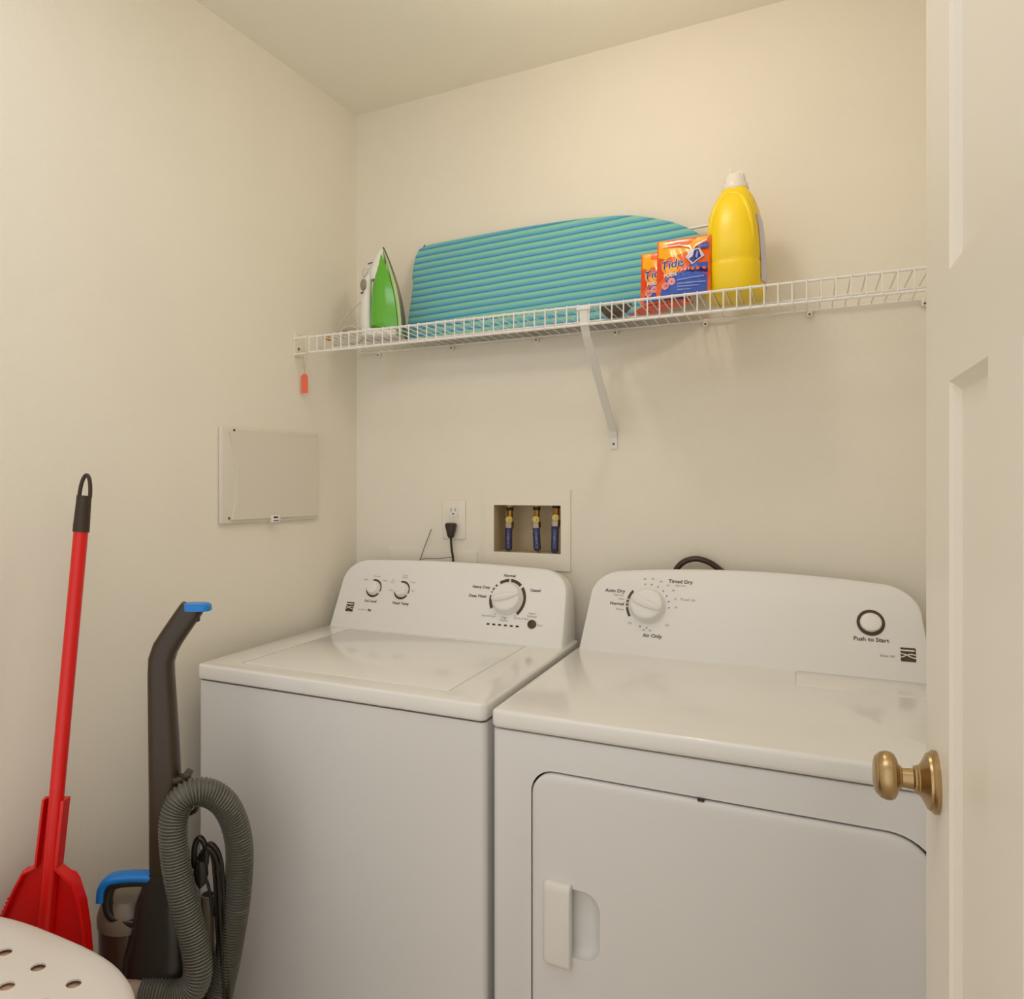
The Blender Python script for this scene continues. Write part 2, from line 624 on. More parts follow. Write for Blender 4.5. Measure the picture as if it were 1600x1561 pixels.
cordw = empty('power_cord', 'dark brown power cord plugged into the wall outlet above the washer', 'cord', (0.3358, 0, 1.2015))
bm = BM()
loft(bm, [[Vector((p.x, p.y - 0.024, z)) for p in sell(0, 0, 0, a_, b_, 3, 24)] for z, a_, b_ in
          [(0.016, 0.012, 0.008), (0.014, 0.0158, 0.0125), (0.008, 0.0165, 0.0135), (-0.006, 0.0128, 0.0125), (-0.022, 0.0095, 0.0095), (-0.026, 0.0075, 0.0075), (-0.028, 0.006, 0.006)]])
build('plug', bm, 'blackrub', cordw)
bm = BM()
tube(bm, catmull([(0, -0.024, -0.026), (0.001, -0.024, -0.045), (0.004, -0.026, -0.065), (0.0085, -0.028, -0.088), (0.006, -0.026, -0.13), (-0.01, -0.024, -0.2), (-0.02, -0.024, -0.3)], 6), 0.0035, 10)
build('cord', bm, 'blackrub', cordw)
# the thin stiff wires behind the washer console
bm = BM(); tube(bm, [(0.2657, -0.010, 1.1965), (0.2480, -0.012, 1.153), (0.2290, -0.016, 1.10), (0.215, -0.02, 1.05), (0.205, -0.022, 1.00)], 0.0011, 8)
tag(build('wire', bm, 'slot'), 'thin dark stiff wire sticking up slanted behind the washer console', 'wire')
bm = BM(); tube(bm, catmull([(0.240, -0.034, 1.1075), (0.262, -0.034, 1.1115), (0.300, -0.035, 1.113), (0.338, -0.034, 1.1185), (0.3455, -0.034, 1.115), (0.345, -0.034, 1.09)], 5), 0.0010, 8)
tag(build('wire', bm, 'ink'), 'thin grey wire lying low behind the washer console beside the plug cord', 'wire')

# left wall cover panel, in a frame that follows the left wall
cp = empty('wall_cover_panel', 'square white plastic cover panel on the left wall', 'panel', (-math.sin(WA) * 0.3995, -math.cos(WA) * 0.3995, 1.3515), -WA)
# local: x out of the wall, y along it
bm = BM()
box(bm, (0, -0.194, -0.122), (0.012, 0.192, 0.121), bev=0.004)
build('frame', bm, 'panelp', cp)
bm = BM()
nn = 24
secs = []
for k in range(nn + 1):
    t = k / nn
    y = -0.158 + t * 0.342
    xo = 0.021 - 0.006 * t
    bow = 0.018 * (4 * 0) 
    secs.append((y, xo))
# the door of the panel: its hinge-side edge is bowed
rows = 12
grid = []
for i in range(rows + 1):
    z = -0.112 + 0.222 * i / rows
    b0 = -0.172 + 0.026 * math.sin(PI * min(1, max(0, (i / rows * 0.9 + 0.1)))) ** 0.8
    grid.append([(b0 + (0.186 - b0) * k / nn, z) for k in range(nn + 1)])
vt = [[bm.verts.new((0.0195 - 0.004 * k / nn, grid[i][k][0], grid[i][k][1])) for k in range(nn + 1)] for i in range(rows + 1)]
for i in range(rows):
    for k in range(nn):
        bm.faces.new((vt[i][k], vt[i][k + 1], vt[i + 1][k + 1], vt[i + 1][k]))
ret = bmesh.ops.extrude_face_region(bm, geom=list(bm.faces))
for v in [g for g in ret['geom'] if isinstance(g, bmesh.types.BMVert)]:
    v.co.x = 0.010
build('door', bm, 'panelp', cp, sharp=25)
for y, z in ((-0.150, 0.1135), (-0.168, -0.108), (0.180, -0.109)):
    bm = BM(); lathe(bm, [(0, 0.0034), (0.0018, 0.003), (0.0021, 0)], (0.0118 if z > 0 or y < 0 else 0.0118, y, z), (1, 0, 0), 14)
    build('screw', bm, 'screw' if z < 0 else 'slot', cp)
bm = BM()
box(bm, (0.010, -0.018, -0.124), (0.024, 0.012, -0.105), bev=0.002)
lt = build('latch', bm, 'wplastic', cp)
bm = BM(); box(bm, (0.0236, -0.0155, -0.1125), (0.0246, 0.001, -0.1085)); box(bm, (0.0236, -0.0155, -0.1205), (0.0246, 0.004, -0.1185))
build('slot', bm, 'slot', lt, smooth=False)

# washer supply box set into the wall
vb = empty('washer_supply_box', 'white recessed wall box holding three brass valves with blue grips', 'valve box', (0.5568, 0, 1.2032))
fx0, fx1, fz0, fz1 = 0.4308 - 0.5568, 0.6827 - 0.5568, 1.0921 - 1.2032, 1.3144 - 1.2032
qx0, qx1, qz0, qz1 = ox0 - 0.5568, ox1 - 0.5568, oz0 - 1.2032, oz1 - 1.2032
bm = BM()
e = 0.0035
for lo, hi in [((fx0, -0.006, fz0), (qx0 + e, 0, fz1)), ((qx1 - e, -0.006, fz0), (fx1, 0, fz1)),
               ((qx0 + e, -0.006, fz0), (qx1 - e, 0, qz0 + e)), ((qx0 + e, -0.006, qz1 - e), (qx1 - e, 0, fz1))]:
    box(bm, lo, hi)
bmesh.ops.remove_doubles(bm, verts=bm.verts, dist=1e-5)
build('frame', bm, 'boxp', vb, smooth=False)
bm = BM()
for lo, hi in [((qx0, 0, qz0), (qx0 + .003, .095, qz1)), ((qx1 - .003, 0, qz0), (qx1, .095, qz1)), ((qx0, 0, qz0), (qx1, .095, qz0 + .003)),
               ((qx0, 0, qz1 - .003), (qx1, .095, qz1)), ((qx0, .092, qz0), (qx1, .095, qz1))]:
    box(bm, lo, hi)
build('box', bm, mat('cream_box_plastic', (205, 186, 150), 0.45), vb, smooth=False)
def valve(x, ztop, tilt, long_=0.0):
    x -= 0.5568
    ztop -= 1.2032
    y = 0.034
    bm = BM()
    lathe(bm, [(0, 0.0085), (-0.02, 0.0085), (-0.022, 0.010), (-0.033, 0.0105), (-0.040, 0.012), (-0.052, 0.0115), (-0.058, 0.008), (-0.062, 0.0075)], (x, y, ztop - 0.004), (0, 0, 1), 8)
    v = build('valve', bm, 'brassv', vb, sharp=20)
    bm = BM(); tube(bm, [(x, y, qz1 - .004), (x, y, ztop + 0.001)], 0.0078, 14)
    build('pipe', bm, 'valvepipe', v)
    bm = BM(); lathe(bm, [(0, 0.0105), (-0.009, 0.0105)], (x, y, ztop + 0.001), (0, 0, 1), 16)
    build('collar', bm, 'slot', v)
    hy = y - 0.016
    bm = BM(); lathe(bm, [(0, 0.0108), (0.008, 0.0108), (0.0095, 0.0085), (0.0105, 0.0085), (0.0105, 0.0045), (0.014, 0.004)], (x + .003, y - 0.010, ztop - 0.034), (0, -1, 0), 24)
    build('stem_nut', bm, 'nut', v, label='pale brass nut')
    mt = Matrix.Translation((x + .002, hy, ztop - 0.036)) @ Matrix.Rotation(tilt, 4, 'Y')
    bm = BM()
    box(bm, (-0.0075, -0.0015, -0.032), (0.0075, 0.0015, 0.004), mtx=mt)
    build('lever', bm, 'steel', v)
    bm = BM()
    poly = [(-0.0092, -0.022), (0.0092, -0.022)] + [(0.0092 * math.cos(t * PI / 10), -0.078 - long_ - 0.0092 * math.sin(t * PI / 10)) for t in range(0, 11)]
    prism(bm, poly, -0.0042, 0.0042)
    bm.transform(mt)
    g = build('grip', bm, 'valveblue', v, label='blue grip')
    t = text_bm('CONBRACO', 0.0105, lambda a_, b_: mt @ Vector((b_, -0.0047, -0.052 - long_ / 2 - a_)), sx=0.9)
    build('lettering', t, 'plblue', g, smooth=False)
valve(0.4955, 1.2625, 0.0)
valve(0.5755, 1.2645, -0.06)
valve(0.6318, 1.2708, 0.02, 0.009)
for p, q_, r in (((-0.075, 0.05, -0.012), (-0.0615, 0.045, -0.018), 0.009), ((0.002, 0.05, -0.008), (0.010, 0.045, -0.010), 0.008)):
    bm = BM(); tube(bm, [p, q_], r, 14)
    build('valve_port', bm, 'valvepipe', vb)
for xx in (-0.061, 0.0187):
    bm = BM(); tube(bm, [(xx, 0.034, -0.0665), (xx, 0.034, -0.02)], 0.007, 12)
    build('hose_end', bm, 'valvepipe', vb)

# ------------------------------------------------------------------ washer and dryer
TILT_TH = 0.00962
ENW = (0.0274, -0.7378)

def console(root, width, y0, z0, slope, zt, yback, rad, bow, inset, sidecut):
    """console box with a raked front face, rounded top corners, slightly bowed top"""
    pts = []
    n = 10
    x0, x1 = inset, width - inset
    pts.append((x0, z0))
    # left side leans in slightly
    for k in range(n + 1):
        t = k / n * PI / 2
        pts.append((x0 + sidecut + rad * 1.25 * (1 - math.cos(t)), zt - bow - rad + rad * math.sin(t)))
    m = 14
    for k in range(1, m):
        u = k / m
        xs = x0 + sidecut + rad * 1.25 + (x1 - x0 - 2 * sidecut - 2 * rad * 1.25) * u
        pts.append((xs, zt - bow + bow * 4 * u * (1 - u)))
    for k in range(n + 1):
        t = (1 - k / n) * PI / 2
        pts.append((x1 - sidecut - rad * 1.25 * (1 - math.cos(t)), zt - bow - rad + rad * math.sin(t)))
    pts.append((x1, z0))
    bm = BM()
    cx, cz = (x0 + x1) / 2, z0
    layers = []
    # front rim rounded: three rings, then straight to the back
    for inset_, dy in ((0.006, 0.0), (0.0018, 0.0018), (0.0, 0.006), (0.0, None)):
        ring = []
        for (x, z) in pts:
            s = 1 - inset_ / 0.3
            xx = cx + (x - cx) * (1 - inset_ / (width / 2))
            zz = cz + (z - cz) * (1 - inset_ / (zt - z0))
            yy = y0 + slope * (zz - z0)
            if dy is None:
                # the back, the top falls away a little
                yy = yback
                zz = z0 + (z - z0) * 0.955
                xx = cx + (x - cx) * 0.985
            else:
                yy += dy
            ring.append(Vector((xx, yy, zz)))
        layers.append(ring)
    loft(bm, layers)
    return bm


def knob(root, x, z, plane, r, h, m='console', pointer=None, name='dial', ring=None):
    """dial on the raked console face, plane(x,z,lift)->3D, optional pointer bar at an angle"""
    o = Vector(plane(x, z, 0.0))
    ax = (Vector(plane(x, z, 1)) - o).normalized()
    bm = BM()
    lathe(bm, [(0.0, r * 1.04), (0.0015, r * 1.04), (0.003, r), (h - 0.003, r * 0.90), (h - 0.0008, r * 0.84), (h, r * 0.74), (h + 0.0006, 0)], o, ax, 40)
    d = build(name, bm, m, root)
    return d, o, ax


def face_plane(y0, z0, slope):
    nrm = Vector((0, -1, slope)).normalized()
    def f(x, z, lift=0.0003):
        p = Vector((x, y0 + slope * (z - z0), z)) + nrm * lift
        return p
    return f

# ---- washer
washer = empty('washing_machine', 'white top-loading washing machine between the vacuum and the dryer', 'washing machine', (ENW[0], ENW[1], 0), TILT_TH)
WW, WD = 0.699, 0.675
bm = BM(); box(bm, (0.0, 0.006, 0.03), (WW, WD, 0.884), bev=0.0, vert_bev=0.014)
build('cabinet', bm, 'enamel_body', washer)
bm = BM(); box(bm, (0.006, 0.014, 0.882), (WW - 0.006, WD - 0.01, 0.890))
build('gap_strip', bm, 'gapdark', washer)
bm = BM(); box(bm, (-0.001, 0.0, 0.8875), (WW + 0.001, WD, 0.9205), bev=0.0055, seg=3, vert_bev=0.016)
deck = build('top_deck', bm, 'enamel', washer)
bm = BM(); box(bm, (0.085, 0.058, 0.913), (0.603, 0.525, 0.95))
boolean(deck, build('c', bm, 'enamel', washer, smooth=False))
bm = BM(); box(bm, (0.0875, 0.0605, 0.9125), (0.6005, 0.5225, 0.9212), bev=0.003, seg=3)
build('lid', bm, 'enamel', washer)
for x in (0.05, WW - 0.05):
    for y in (0.05, WD - 0.05):
        bm = BM(); lathe(bm, [(0, 0.02), (0.031, 0.018)], (x, y, 0), (0, 0, 1), 16)
        build('foot', bm, 'gapdark', washer)
wp = face_plane(0.539, 0.92, 0.486)
bm = console(washer, WW, 0.539, 0.9195, 0.486, 1.1125, 0.690, 0.062, 0.006, 0.007, 0.006)
build('control_console', bm, 'console', washer, sharp=30)
# two small dials with dark brown rings
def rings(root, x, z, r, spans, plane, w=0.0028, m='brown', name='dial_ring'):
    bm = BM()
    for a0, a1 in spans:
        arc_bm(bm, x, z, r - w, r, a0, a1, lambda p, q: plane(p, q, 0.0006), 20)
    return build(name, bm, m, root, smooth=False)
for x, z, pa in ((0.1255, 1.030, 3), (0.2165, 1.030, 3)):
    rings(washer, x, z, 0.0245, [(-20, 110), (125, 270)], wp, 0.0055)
    d, o, ax = knob(washer, x, z, wp, 0.0205, 0.016)
    up = Vector((0, 0.4371, 0.8994))
    rt = Vector((1, 0, 0))
    bm = BM()
    mt = Matrix((( rt.x, ax.x, up.x, o.x), (rt.y, ax.y, up.y, o.y), (rt.z, ax.z, up.z, o.z), (0, 0, 0, 1)))
    box(bm, (-0.0035, 0.012, -0.013), (0.0035, 0.0185, 0.014), bev=0.002, mtx=mt @ Matrix.Rotation(math.radians(40), 4, 'Y'))
    build('pointer', bm, 'console', d)
# main dial
cxw, czw = 0.5315, 1.0265
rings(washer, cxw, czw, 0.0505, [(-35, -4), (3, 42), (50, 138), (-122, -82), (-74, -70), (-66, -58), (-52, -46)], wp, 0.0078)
d, o, ax = knob(washer, cxw, czw, wp, 0.0415, 0.024)
up = Vector((0, 0.4371, 0.8994)); rt = Vector((1, 0, 0))
mtw = Matrix(((rt.x, ax.x, up.x, o.x), (rt.y, ax.y, up.y, o.y), (rt.z, ax.z, up.z, o.z), (0, 0, 0, 1)))
def gripbar(root, mt, ang, L_, wdt, base, top):
    bm = BM()
    secs = []
    for k in range(13):
        t = -1 + 2 * k / 12
        x = t * L_
        w = wdt * (1.05 - 0.45 * max(0, t)) * math.sqrt(max(0.02, 1 - (t * 0.98) ** 6))
        hgt = base + (top - base) * (1 - 0.35 * t * t)
        secs.append([Vector((x, base - 0.004, -w)), Vector((x, base + (hgt - base) * 0.7, -w * 0.8)), Vector((x, hgt, -w * 0.25)), Vector((x, hgt, w * 0.25)), Vector((x, base + (hgt - base) * 0.7, w * 0.8)), Vector((x, base - 0.004, w))])
    loft(bm, secs)
    bm.transform(mt @ Matrix.Rotation(math.radians(-ang), 4, 'Y'))
    return build('grip', bm, 'console', root, sharp=25)
gripbar(d, mtw, 14, 0.036, 0.011, 0.022, 0.034)
# lettering on the washer console
def wtext(s, x, z, size, m='ink', align='CENTER', bold=0.0, plane=wp, root=washer, shear=0.0):
    bm = text_bm(s, size, lambda a_, b_: plane(x + a_, z + b_ * 0.9, 0.0005), align=align, bold=bold, shear=shear)
    return build('lettering', bm, m, root, smooth=False)
wtext('Normal', 0.528, 1.0845, 0.0105, bold=0.0003)
wtext('Casual', 0.590, 1.052, 0.0105, align='LEFT', bold=0.0003)
wtext('Heavy Duty', 0.478, 1.052, 0.0105, align='RIGHT', bold=0.0003)
wtext('Deep Wash', 0.472, 1.029, 0.0105, align='RIGHT', bold=0.0003)
wtext('Rinse & Spin', 0.487, 0.982, 0.0078, 'inklight')
wtext('Clean\nWasher', 0.5305, 0.9775, 0.0078, 'inklight')
wtext('Drain & Spin', 0.577, 0.982, 0.0078, 'inklight')
wtext('Fabric\nSoftener', 0.6045, 0.9925, 0.0078, 'inklight')
wtext('Start', 0.620, 0.9695, 0.0075, 'inklight', 'LEFT')
wtext('Soil Level', 0.124, 0.995, 0.0105, bold=0.0002)
wtext('Wash Temp', 0.221, 0.995, 0.0105, bold=0.0003)
wtext('Light', 0.099, 1.052, 0.0065, 'inklight', 'RIGHT')
wtext('Normal', 0.128, 1.0625, 0.0065, 'inklight')
wtext('Heavy', 0.148, 1.0525, 0.0065, 'inklight', 'LEFT')
wtext('Tap\nCold', 0.188, 1.052, 0.0065, 'inklight', 'RIGHT')
wtext('Cool\nWarm', 0.2185, 1.0665, 0.0065, 'inklight')
wtext('Warm', 0.238, 1.0525, 0.0065, 'inklight', 'LEFT')
wtext('Cold', 0.187, 1.028, 0.0065, 'inklight', 'RIGHT')
wtext('Hot', 0.246, 1.030, 0.0065, 'inklight', 'LEFT')
wtext('High Efficiency', 0.105, 0.971, 0.005, 'inklight')
wtext('he', 0.1265, 0.971, 0.011, 'ink', 'CENTER', bold=0.0004, shear=0.3)
for k in range(6):
    bm = BM()
    x = 0.489 + 0.0160 * k
    poly_bm(bm, [(x - 0.004, 0.9605), (x + 0.004, 0.9605), (x + 0.004, 0.9645), (x - 0.004, 0.9645)], lambda p, q: wp(p, q, 0.0006))
    build('indicator_light', bm, 'slot', washer, smooth=False)
for ang in (215, 180, 145, -122, -100, 0):
    bm = BM()
    disc_bm(bm, cxw + 0.048 * math.sin(math.radians(ang)), czw + 0.048 * math.cos(math.radians(ang)), 0.0013, lambda p, q: wp(p, q, 0.0009), 10)
    build('dial_mark', bm, 'ink', washer, smooth=False)
bm = BM(); lathe(bm, [(0, 0.0115), (0.002, 0.0115), (0.003, 0.010), (0.0032, 0)], wp(0.607, 0.9705, 0), Vector((0, -1, .486)), 26)
build('start_button', bm, 'brown', washer, label='brown start button')

def emblem(root, x, z, s, plane):
    """dark square mark: a pale bar above two crossing pale waves"""
    bm = BM()
    pts = []
    for cx_, cz_, a0 in ((.9, .9, 0), (-.9, .9, 90), (-.9, -.9, 180), (.9, -.9, 270)):
        for k in range(4):
            a_ = math.radians(a0 + 30 * k)
            pts.append((cx_ + .1 * math.cos(a_), cz_ + .1 * math.sin(a_)))
    poly_bm(bm, pts, lambda p, q: plane(x + p * s, z + q * s, 0.0005))
    e = build('emblem', bm, 'brown', root, smooth=False, label='dark square emblem')
    bm = BM()
    f = lambda p, q: plane(x + p * s, z + q * s, 0.0008)
    def band(fn, w, x0=-1.0, x1=1.0, n=20):
        A, B = [], []
        for k in range(n + 1):
            u = x0 + (x1 - x0) * k / n
            A.append(bm.verts.new(Vector(f(u, fn(u) + w(u) / 2))))
            B.append(bm.verts.new(Vector(f(u, fn(u) - w(u) / 2))))
        for k in range(n):
            bm.faces.new((A[k], A[k + 1], B[k + 1], B[k]))
    band(lambda u: 0.60, lambda u: 0.20, -1.0, 0.84)
    band(lambda u: -0.04 - 0.40 * math.sin(1.35 * u + 0.3) * (1 if u > -.25 else 0.5), lambda u: 0.15)
    band(lambda u: -0.12 + 0.27 * math.cos(1.9 * (u - .42)) - 0.06, lambda u: 0.14)
    build('wave', bm, 'console', e, smooth=False, label='pale waves')
    return e
emblem(washer, 0.0605, 0.9755, 0.0125, wp)

# ---- dryer
dryer = empty('clothes_dryer', 'white front-loading dryer beside the open door', 'dryer', (0.7421, -0.7379, 0), TILT_TH)
DW, DD = 0.757, 0.688
bm = BM(); box(bm, (0.0, 0.006, 0.03), (DW, DD, 0.881), bev=0.003, vert_bev=0.012)
dcab = build('cabinet', bm, 'enamel_body', dryer)
bm = BM(); box(bm, (0.006, 0.014, 0.878), (DW - 0.006, DD - 0.01, 0.886))
build('gap_strip', bm, 'gapdark', dryer)
bm = BM(); box(bm, (-0.001, 0.0, 0.8835), (DW + 0.001, DD, 0.917), bev=0.008, seg=4, vert_bev=0.012)
dtop = build('top_panel', bm, 'enamel', dryer)
bm = BM(); box(bm, (0.491, 0.441, 0.915), (0.742, 0.560, 0.95))
boolean(dtop, build('c', bm, 'enamel', dryer, smooth=False))
bm = BM(); box(bm, (0.4925, 0.4425, 0.913), (0.7405, 0.585, 0.9178), bev=0.0015)
build('lint_screen_lid', bm, 'enamel', dryer)
for x in (0.05, DW - 0.05):
    for y in (0.05, DD - 0.05):
        bm = BM(); lathe(bm, [(0, 0.02), (0.031, 0.018)], (x, y, 0), (0, 0, 1), 16)
        build('foot', bm, 'gapdark', dryer)
# the door: shape with big rounded corners
def rrect(x0, x1, z0, z1, rl, rr, n=10):
    pts = []
    for cx_, cz_, r, a0 in ((x1 - rr, z1 - rr, rr, 0), (x0 + rl, z1 - rl, rl, 90), (x0 + rl, z0 + rl, rl, 180), (x1 - rr, z0 + rr, rr, 270)):
        for k in range(n + 1):
            a_ = math.radians(a0 + 90 * k / n)
            pts.append((cx_ + r * math.cos(a_), cz_ + r * math.sin(a_)))
    return pts
dx0, dx1, dz0, dz1 = 0.0735, 0.679, 0.235, 0.8205
def ring3(poly, y):
    return [Vector((p[0], y, p[1])) for p in poly]
bm = BM()
loft(bm, [ring3(rrect(dx0, dx1, dz0, dz1, 0.042, 0.068), 0.0035), ring3(rrect(dx0, dx1, dz0, dz1, 0.042, 0.068), 0.02)])
cut = build('c', bm, 'gapdark', dryer, smooth=False)
boolean(dcab, cut)
bm = BM()
loft(bm, [ring3(rrect(dx0, dx1, dz0, dz1, 0.042, 0.068), 0.0185), ring3(rrect(dx0, dx1, dz0, dz1, 0.042, 0.068), 0.0195)])
build('door_gasket', bm, 'gapdark', dryer)
g = 0.0032
secs = []
for ins, y in ((0, 0.018), (0, 0.0045), (0.001, 0.0015), (0.003, -0.0006), (0.006, -0.0016), (0.012, -0.002)):
    secs.append(ring3(rrect(dx0 + g + ins, dx1 - g - ins, dz0 + g + ins, dz1 - g - ins, max(.01, 0.040 - ins), 0.066 - ins), y))
bm = BM(); loft(bm, secs)
ddoor = build('door', bm, 'enamel_body', dryer)
# scooped hand recess
bm = BM()
secs = []
for k in range(9):
    t = k / 8
    ins = 0.020 * (1 - math.cos(t * PI / 2))
    y = -0.0025 + 0.017 * math.sin(t * PI / 2) if k else -0.02
    secs.append([Vector((p[0], y, p[1])) for p in rrect(0.112, 0.1975 - ins, 0.507 + ins * .6, 0.626 - ins * .6, 0.012, max(.004, 0.03 - ins * 0.5))])
loft(bm, secs)
boolean(ddoor, build('c', bm, 'enamel_body', dryer, smooth=False))
bm = BM()
secs = []
for ins, y in ((0, 0.0), (0, -0.009), (0.0015, -0.0125), (0.004, -0.0145), (0.008, -0.0155)):
    secs.append(ring3(rrect(0.1000 + ins, 0.1495 - ins * .4, 0.4885 + ins, 0.6345 - ins * 1.6, 0.009, 0.004 - ins * .2), y))
loft(bm, secs)
build('handle', bm, 'wplastic', ddoor, label='raised white handle')
# little latch mark in the seam above the door
build('catch', boxes(((0.353, -0.001, 0.8172), (0.363, 0.006, 0.8205))), 'slot', dryer, smooth=False)
dp = face_plane(0.5786, 0.9167, 0.42)
bm = console(dryer, DW, 0.5786, 0.9160, 0.42, 1.1225, 0.684, 0.066, 0.013, 0.010, 0.016)
build('control_console', bm, 'console', dryer, sharp=30)
cxd, czd = 0.168, 1.0305
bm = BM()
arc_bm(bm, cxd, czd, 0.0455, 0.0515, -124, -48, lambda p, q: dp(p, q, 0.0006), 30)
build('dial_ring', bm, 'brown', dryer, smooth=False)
d, o, ax = knob(dryer, cxd, czd, dp, 0.0415, 0.026)
up = Vector((0, 0.42, 1)).normalized()
mtd = Matrix(((1, ax.x, up.x, o.x), (0, ax.y, up.y, o.y), (0, ax.z, up.z, o.z), (0, 0, 0, 1)))
gripbar(d, mtd, -22, 0.036, 0.012, 0.024, 0.036)
for a_ in (-10, 8, 26, 44, 60, 76, 92, 178, 196):
    bm = BM()
    disc_bm(bm, cxd + 0.0505 * math.sin(math.radians(a_)), czd + 0.0505 * math.cos(math.radians(a_)), 0.0016, lambda p, q: dp(p, q, 0.0007), 10)
    build('dial_mark', bm, 'ink', dryer, smooth=False)
for a_ in (-96, -86, -76):
    bm = BM()
    disc_bm(bm, cxd + 0.0485 * math.sin(math.radians(a_)), czd + 0.0485 * math.cos(math.radians(a_)), 0.0021, lambda p, q: dp(p, q, 0.0010), 12)
    build('dial_mark', bm, 'pwhite', dryer, smooth=False)
def dtext(*a_, **k):
    k['plane'] = dp; k['root'] = dryer
    return wtext(*a_, **k)
dtext('Timed Dry', 0.214, 1.0905, 0.0125, bold=0.0003, align='LEFT')
dtext('Auto Dry', 0.112, 1.0605, 0.0125, bold=0.0003, align='RIGHT')
dtext('high heat', 0.109, 1.051, 0.0065, 'inklight', align='RIGHT')
dtext('high heat', 0.230, 1.0815, 0.0065, 'inklight', align='LEFT')
dtext('Less', 0.112, 1.0425, 0.0085, 'inklight', align='RIGHT')
dtext('Normal', 0.112, 1.0305, 0.0110, bold=0.0003, align='RIGHT')
dtext('More', 0.112, 1.0175, 0.0085, 'inklight', align='RIGHT')
dtext('Air Only', 0.184, 0.9625, 0.0125, bold=0.0003)
for s, x, z in (('80', .158, 1.0925), ('70', .176, 1.0935), ('60', .1965, 1.0885), ('50', .213, 1.080), ('40', .226, 1.069), ('30', .232, 1.050), ('20', .234, 1.031), ('20', .163, .974), ('30', .178, .974), ('Off', .129, .987), ('Off', .216, .989)):
    dtext(s, x, z, 0.0070, 'inklight')
dtext('Touch Up', 0.243, 1.050, 0.0085, 'inklight', align='LEFT')
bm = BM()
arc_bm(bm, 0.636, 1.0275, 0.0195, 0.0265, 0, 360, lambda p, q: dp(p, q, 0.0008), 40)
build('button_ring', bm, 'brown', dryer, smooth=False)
bm = BM(); lathe(bm, [(0, 0.0205), (0.006, 0.0205), (0.0095, 0.0185), (0.0115, 0.013), (0.012, 0)], dp(0.636, 1.0275, 0), Vector((0, -1, .42)), 32)
build('start_button', bm, 'console', dryer)
dtext('Push to Start', 0.6355, 0.9935, 0.0125, bold=0.0003)
dtext('Series 100', 0.6640, 0.9635, 0.0062, 'ink')
emblem(dryer, 0.7015, 0.9695, 0.0135, dp)

# dryer power cord looping up behind its console
bm = BM()
tube(bm, catmull([(0.945, -0.026, 0.90), (0.948, -0.026, 1.02), (0.953, -0.028, 1.095), (0.972, -0.028, 1.130), (1.003, -0.026, 1.143), (1.035, -0.024, 1.136), (1.062, -0.022, 1.117), (1.090, -0.022, 1.090), (1.12, -0.02, 1.03), (1.14, -0.02, 0.90)], 8), 0.0072, 14)
tag(build('power_cord', bm, 'cordbrown'), 'thick dark brown cord looping up behind the dryer console', 'cord')

# ------------------------------------------------------------------ wire shelf
SH = 1.7365
shelf = empty('wire_shelf', 'long white wire shelf on the back wall above the machines', 'shelf', (0, 0, SH))
FY = -0.305
sx0, sx1 = 0.036, 1.545
def rod(name, p, q, r, parent=shelf):
    bm = BM(); tube(bm, [p, q], r, 10)
    return build(name, bm, 'wire', parent)
rod('front_rail', (sx0, FY, 0.0), (sx1, FY, 0.0), 0.0030)
rod('lip_rail', (sx0, FY - 0.001, -0.0425), (sx1, FY - 0.001, -0.0425), 0.0032)
rod('back_rail', (0.010, -0.010, 0.001), (sx1, -0.010, 0.001), 0.0032)
rod('deck_rail', (0.010, -0.155, -0.004), (sx1, -0.155, -0.004), 0.0028)
bm = BM()
x = sx0 + 0.001
while x < sx1:
    tube(bm, [(x, -0.010, 0.0035), (x, FY + 0.004, 0.0035), (x, FY - 0.0035, 0.0025), (x, FY - 0.0040, -0.003), (x, FY - 0.0040, -0.0425)], 0.0016, 6)
    x += 0.0258
build('deck_wires', bm, 'wire', shelf)
# left end bracket on the left wall
bm = BM()
xw = lwx(-0.285)
mtb = Matrix.Translation((xw, -0.285, -0.014)) @ Matrix.Rotation(-WA, 4, 'Z')
box(bm, (0.0, -0.018, -0.034), (0.003, 0.022, 0.032), bev=0.001, mtx=mtb)
box(bm, (0.002, -0.018, -0.032), (0.040, -0.006, -0.026), bev=0.002, mtx=mtb)
box(bm, (0.002, -0.018, 0.012), (0.046, -0.0155, 0.020), bev=0.001, mtx=mtb)
eb = build('end_bracket', bm, 'boxp', shelf)
for dz in (0.024, -0.012):
    bm = BM(); lathe(bm, [(0.0, 0.0036), (0.002, 0.003), (0.0024, 0)], mtb @ Vector((0.004, 0.006 if dz > 0 else -.002, dz)), mtb.to_3x3() @ Vector((1, 0, 0)), 12)
    build('screw', bm, 'screw', eb)
for x in (0.085, 0.332, 0.589, 0.8046, 1.026, 1.2552, 1.48):
    bm = BM()
    box(bm, (x - 0.0065, -0.0145, -0.015), (x + 0.0065, 0, 0.005), bev=0.003)
    cl = build('wall_clip', bm, 'boxp', shelf)
    bm = BM(); lathe(bm, [(0, 0.0028), (0.0012, 0.0024), (0.0015, 0)], (x, -0.0145, -0.009), (0, -1, 0), 10)
    build('screw', bm, 'screw', cl)
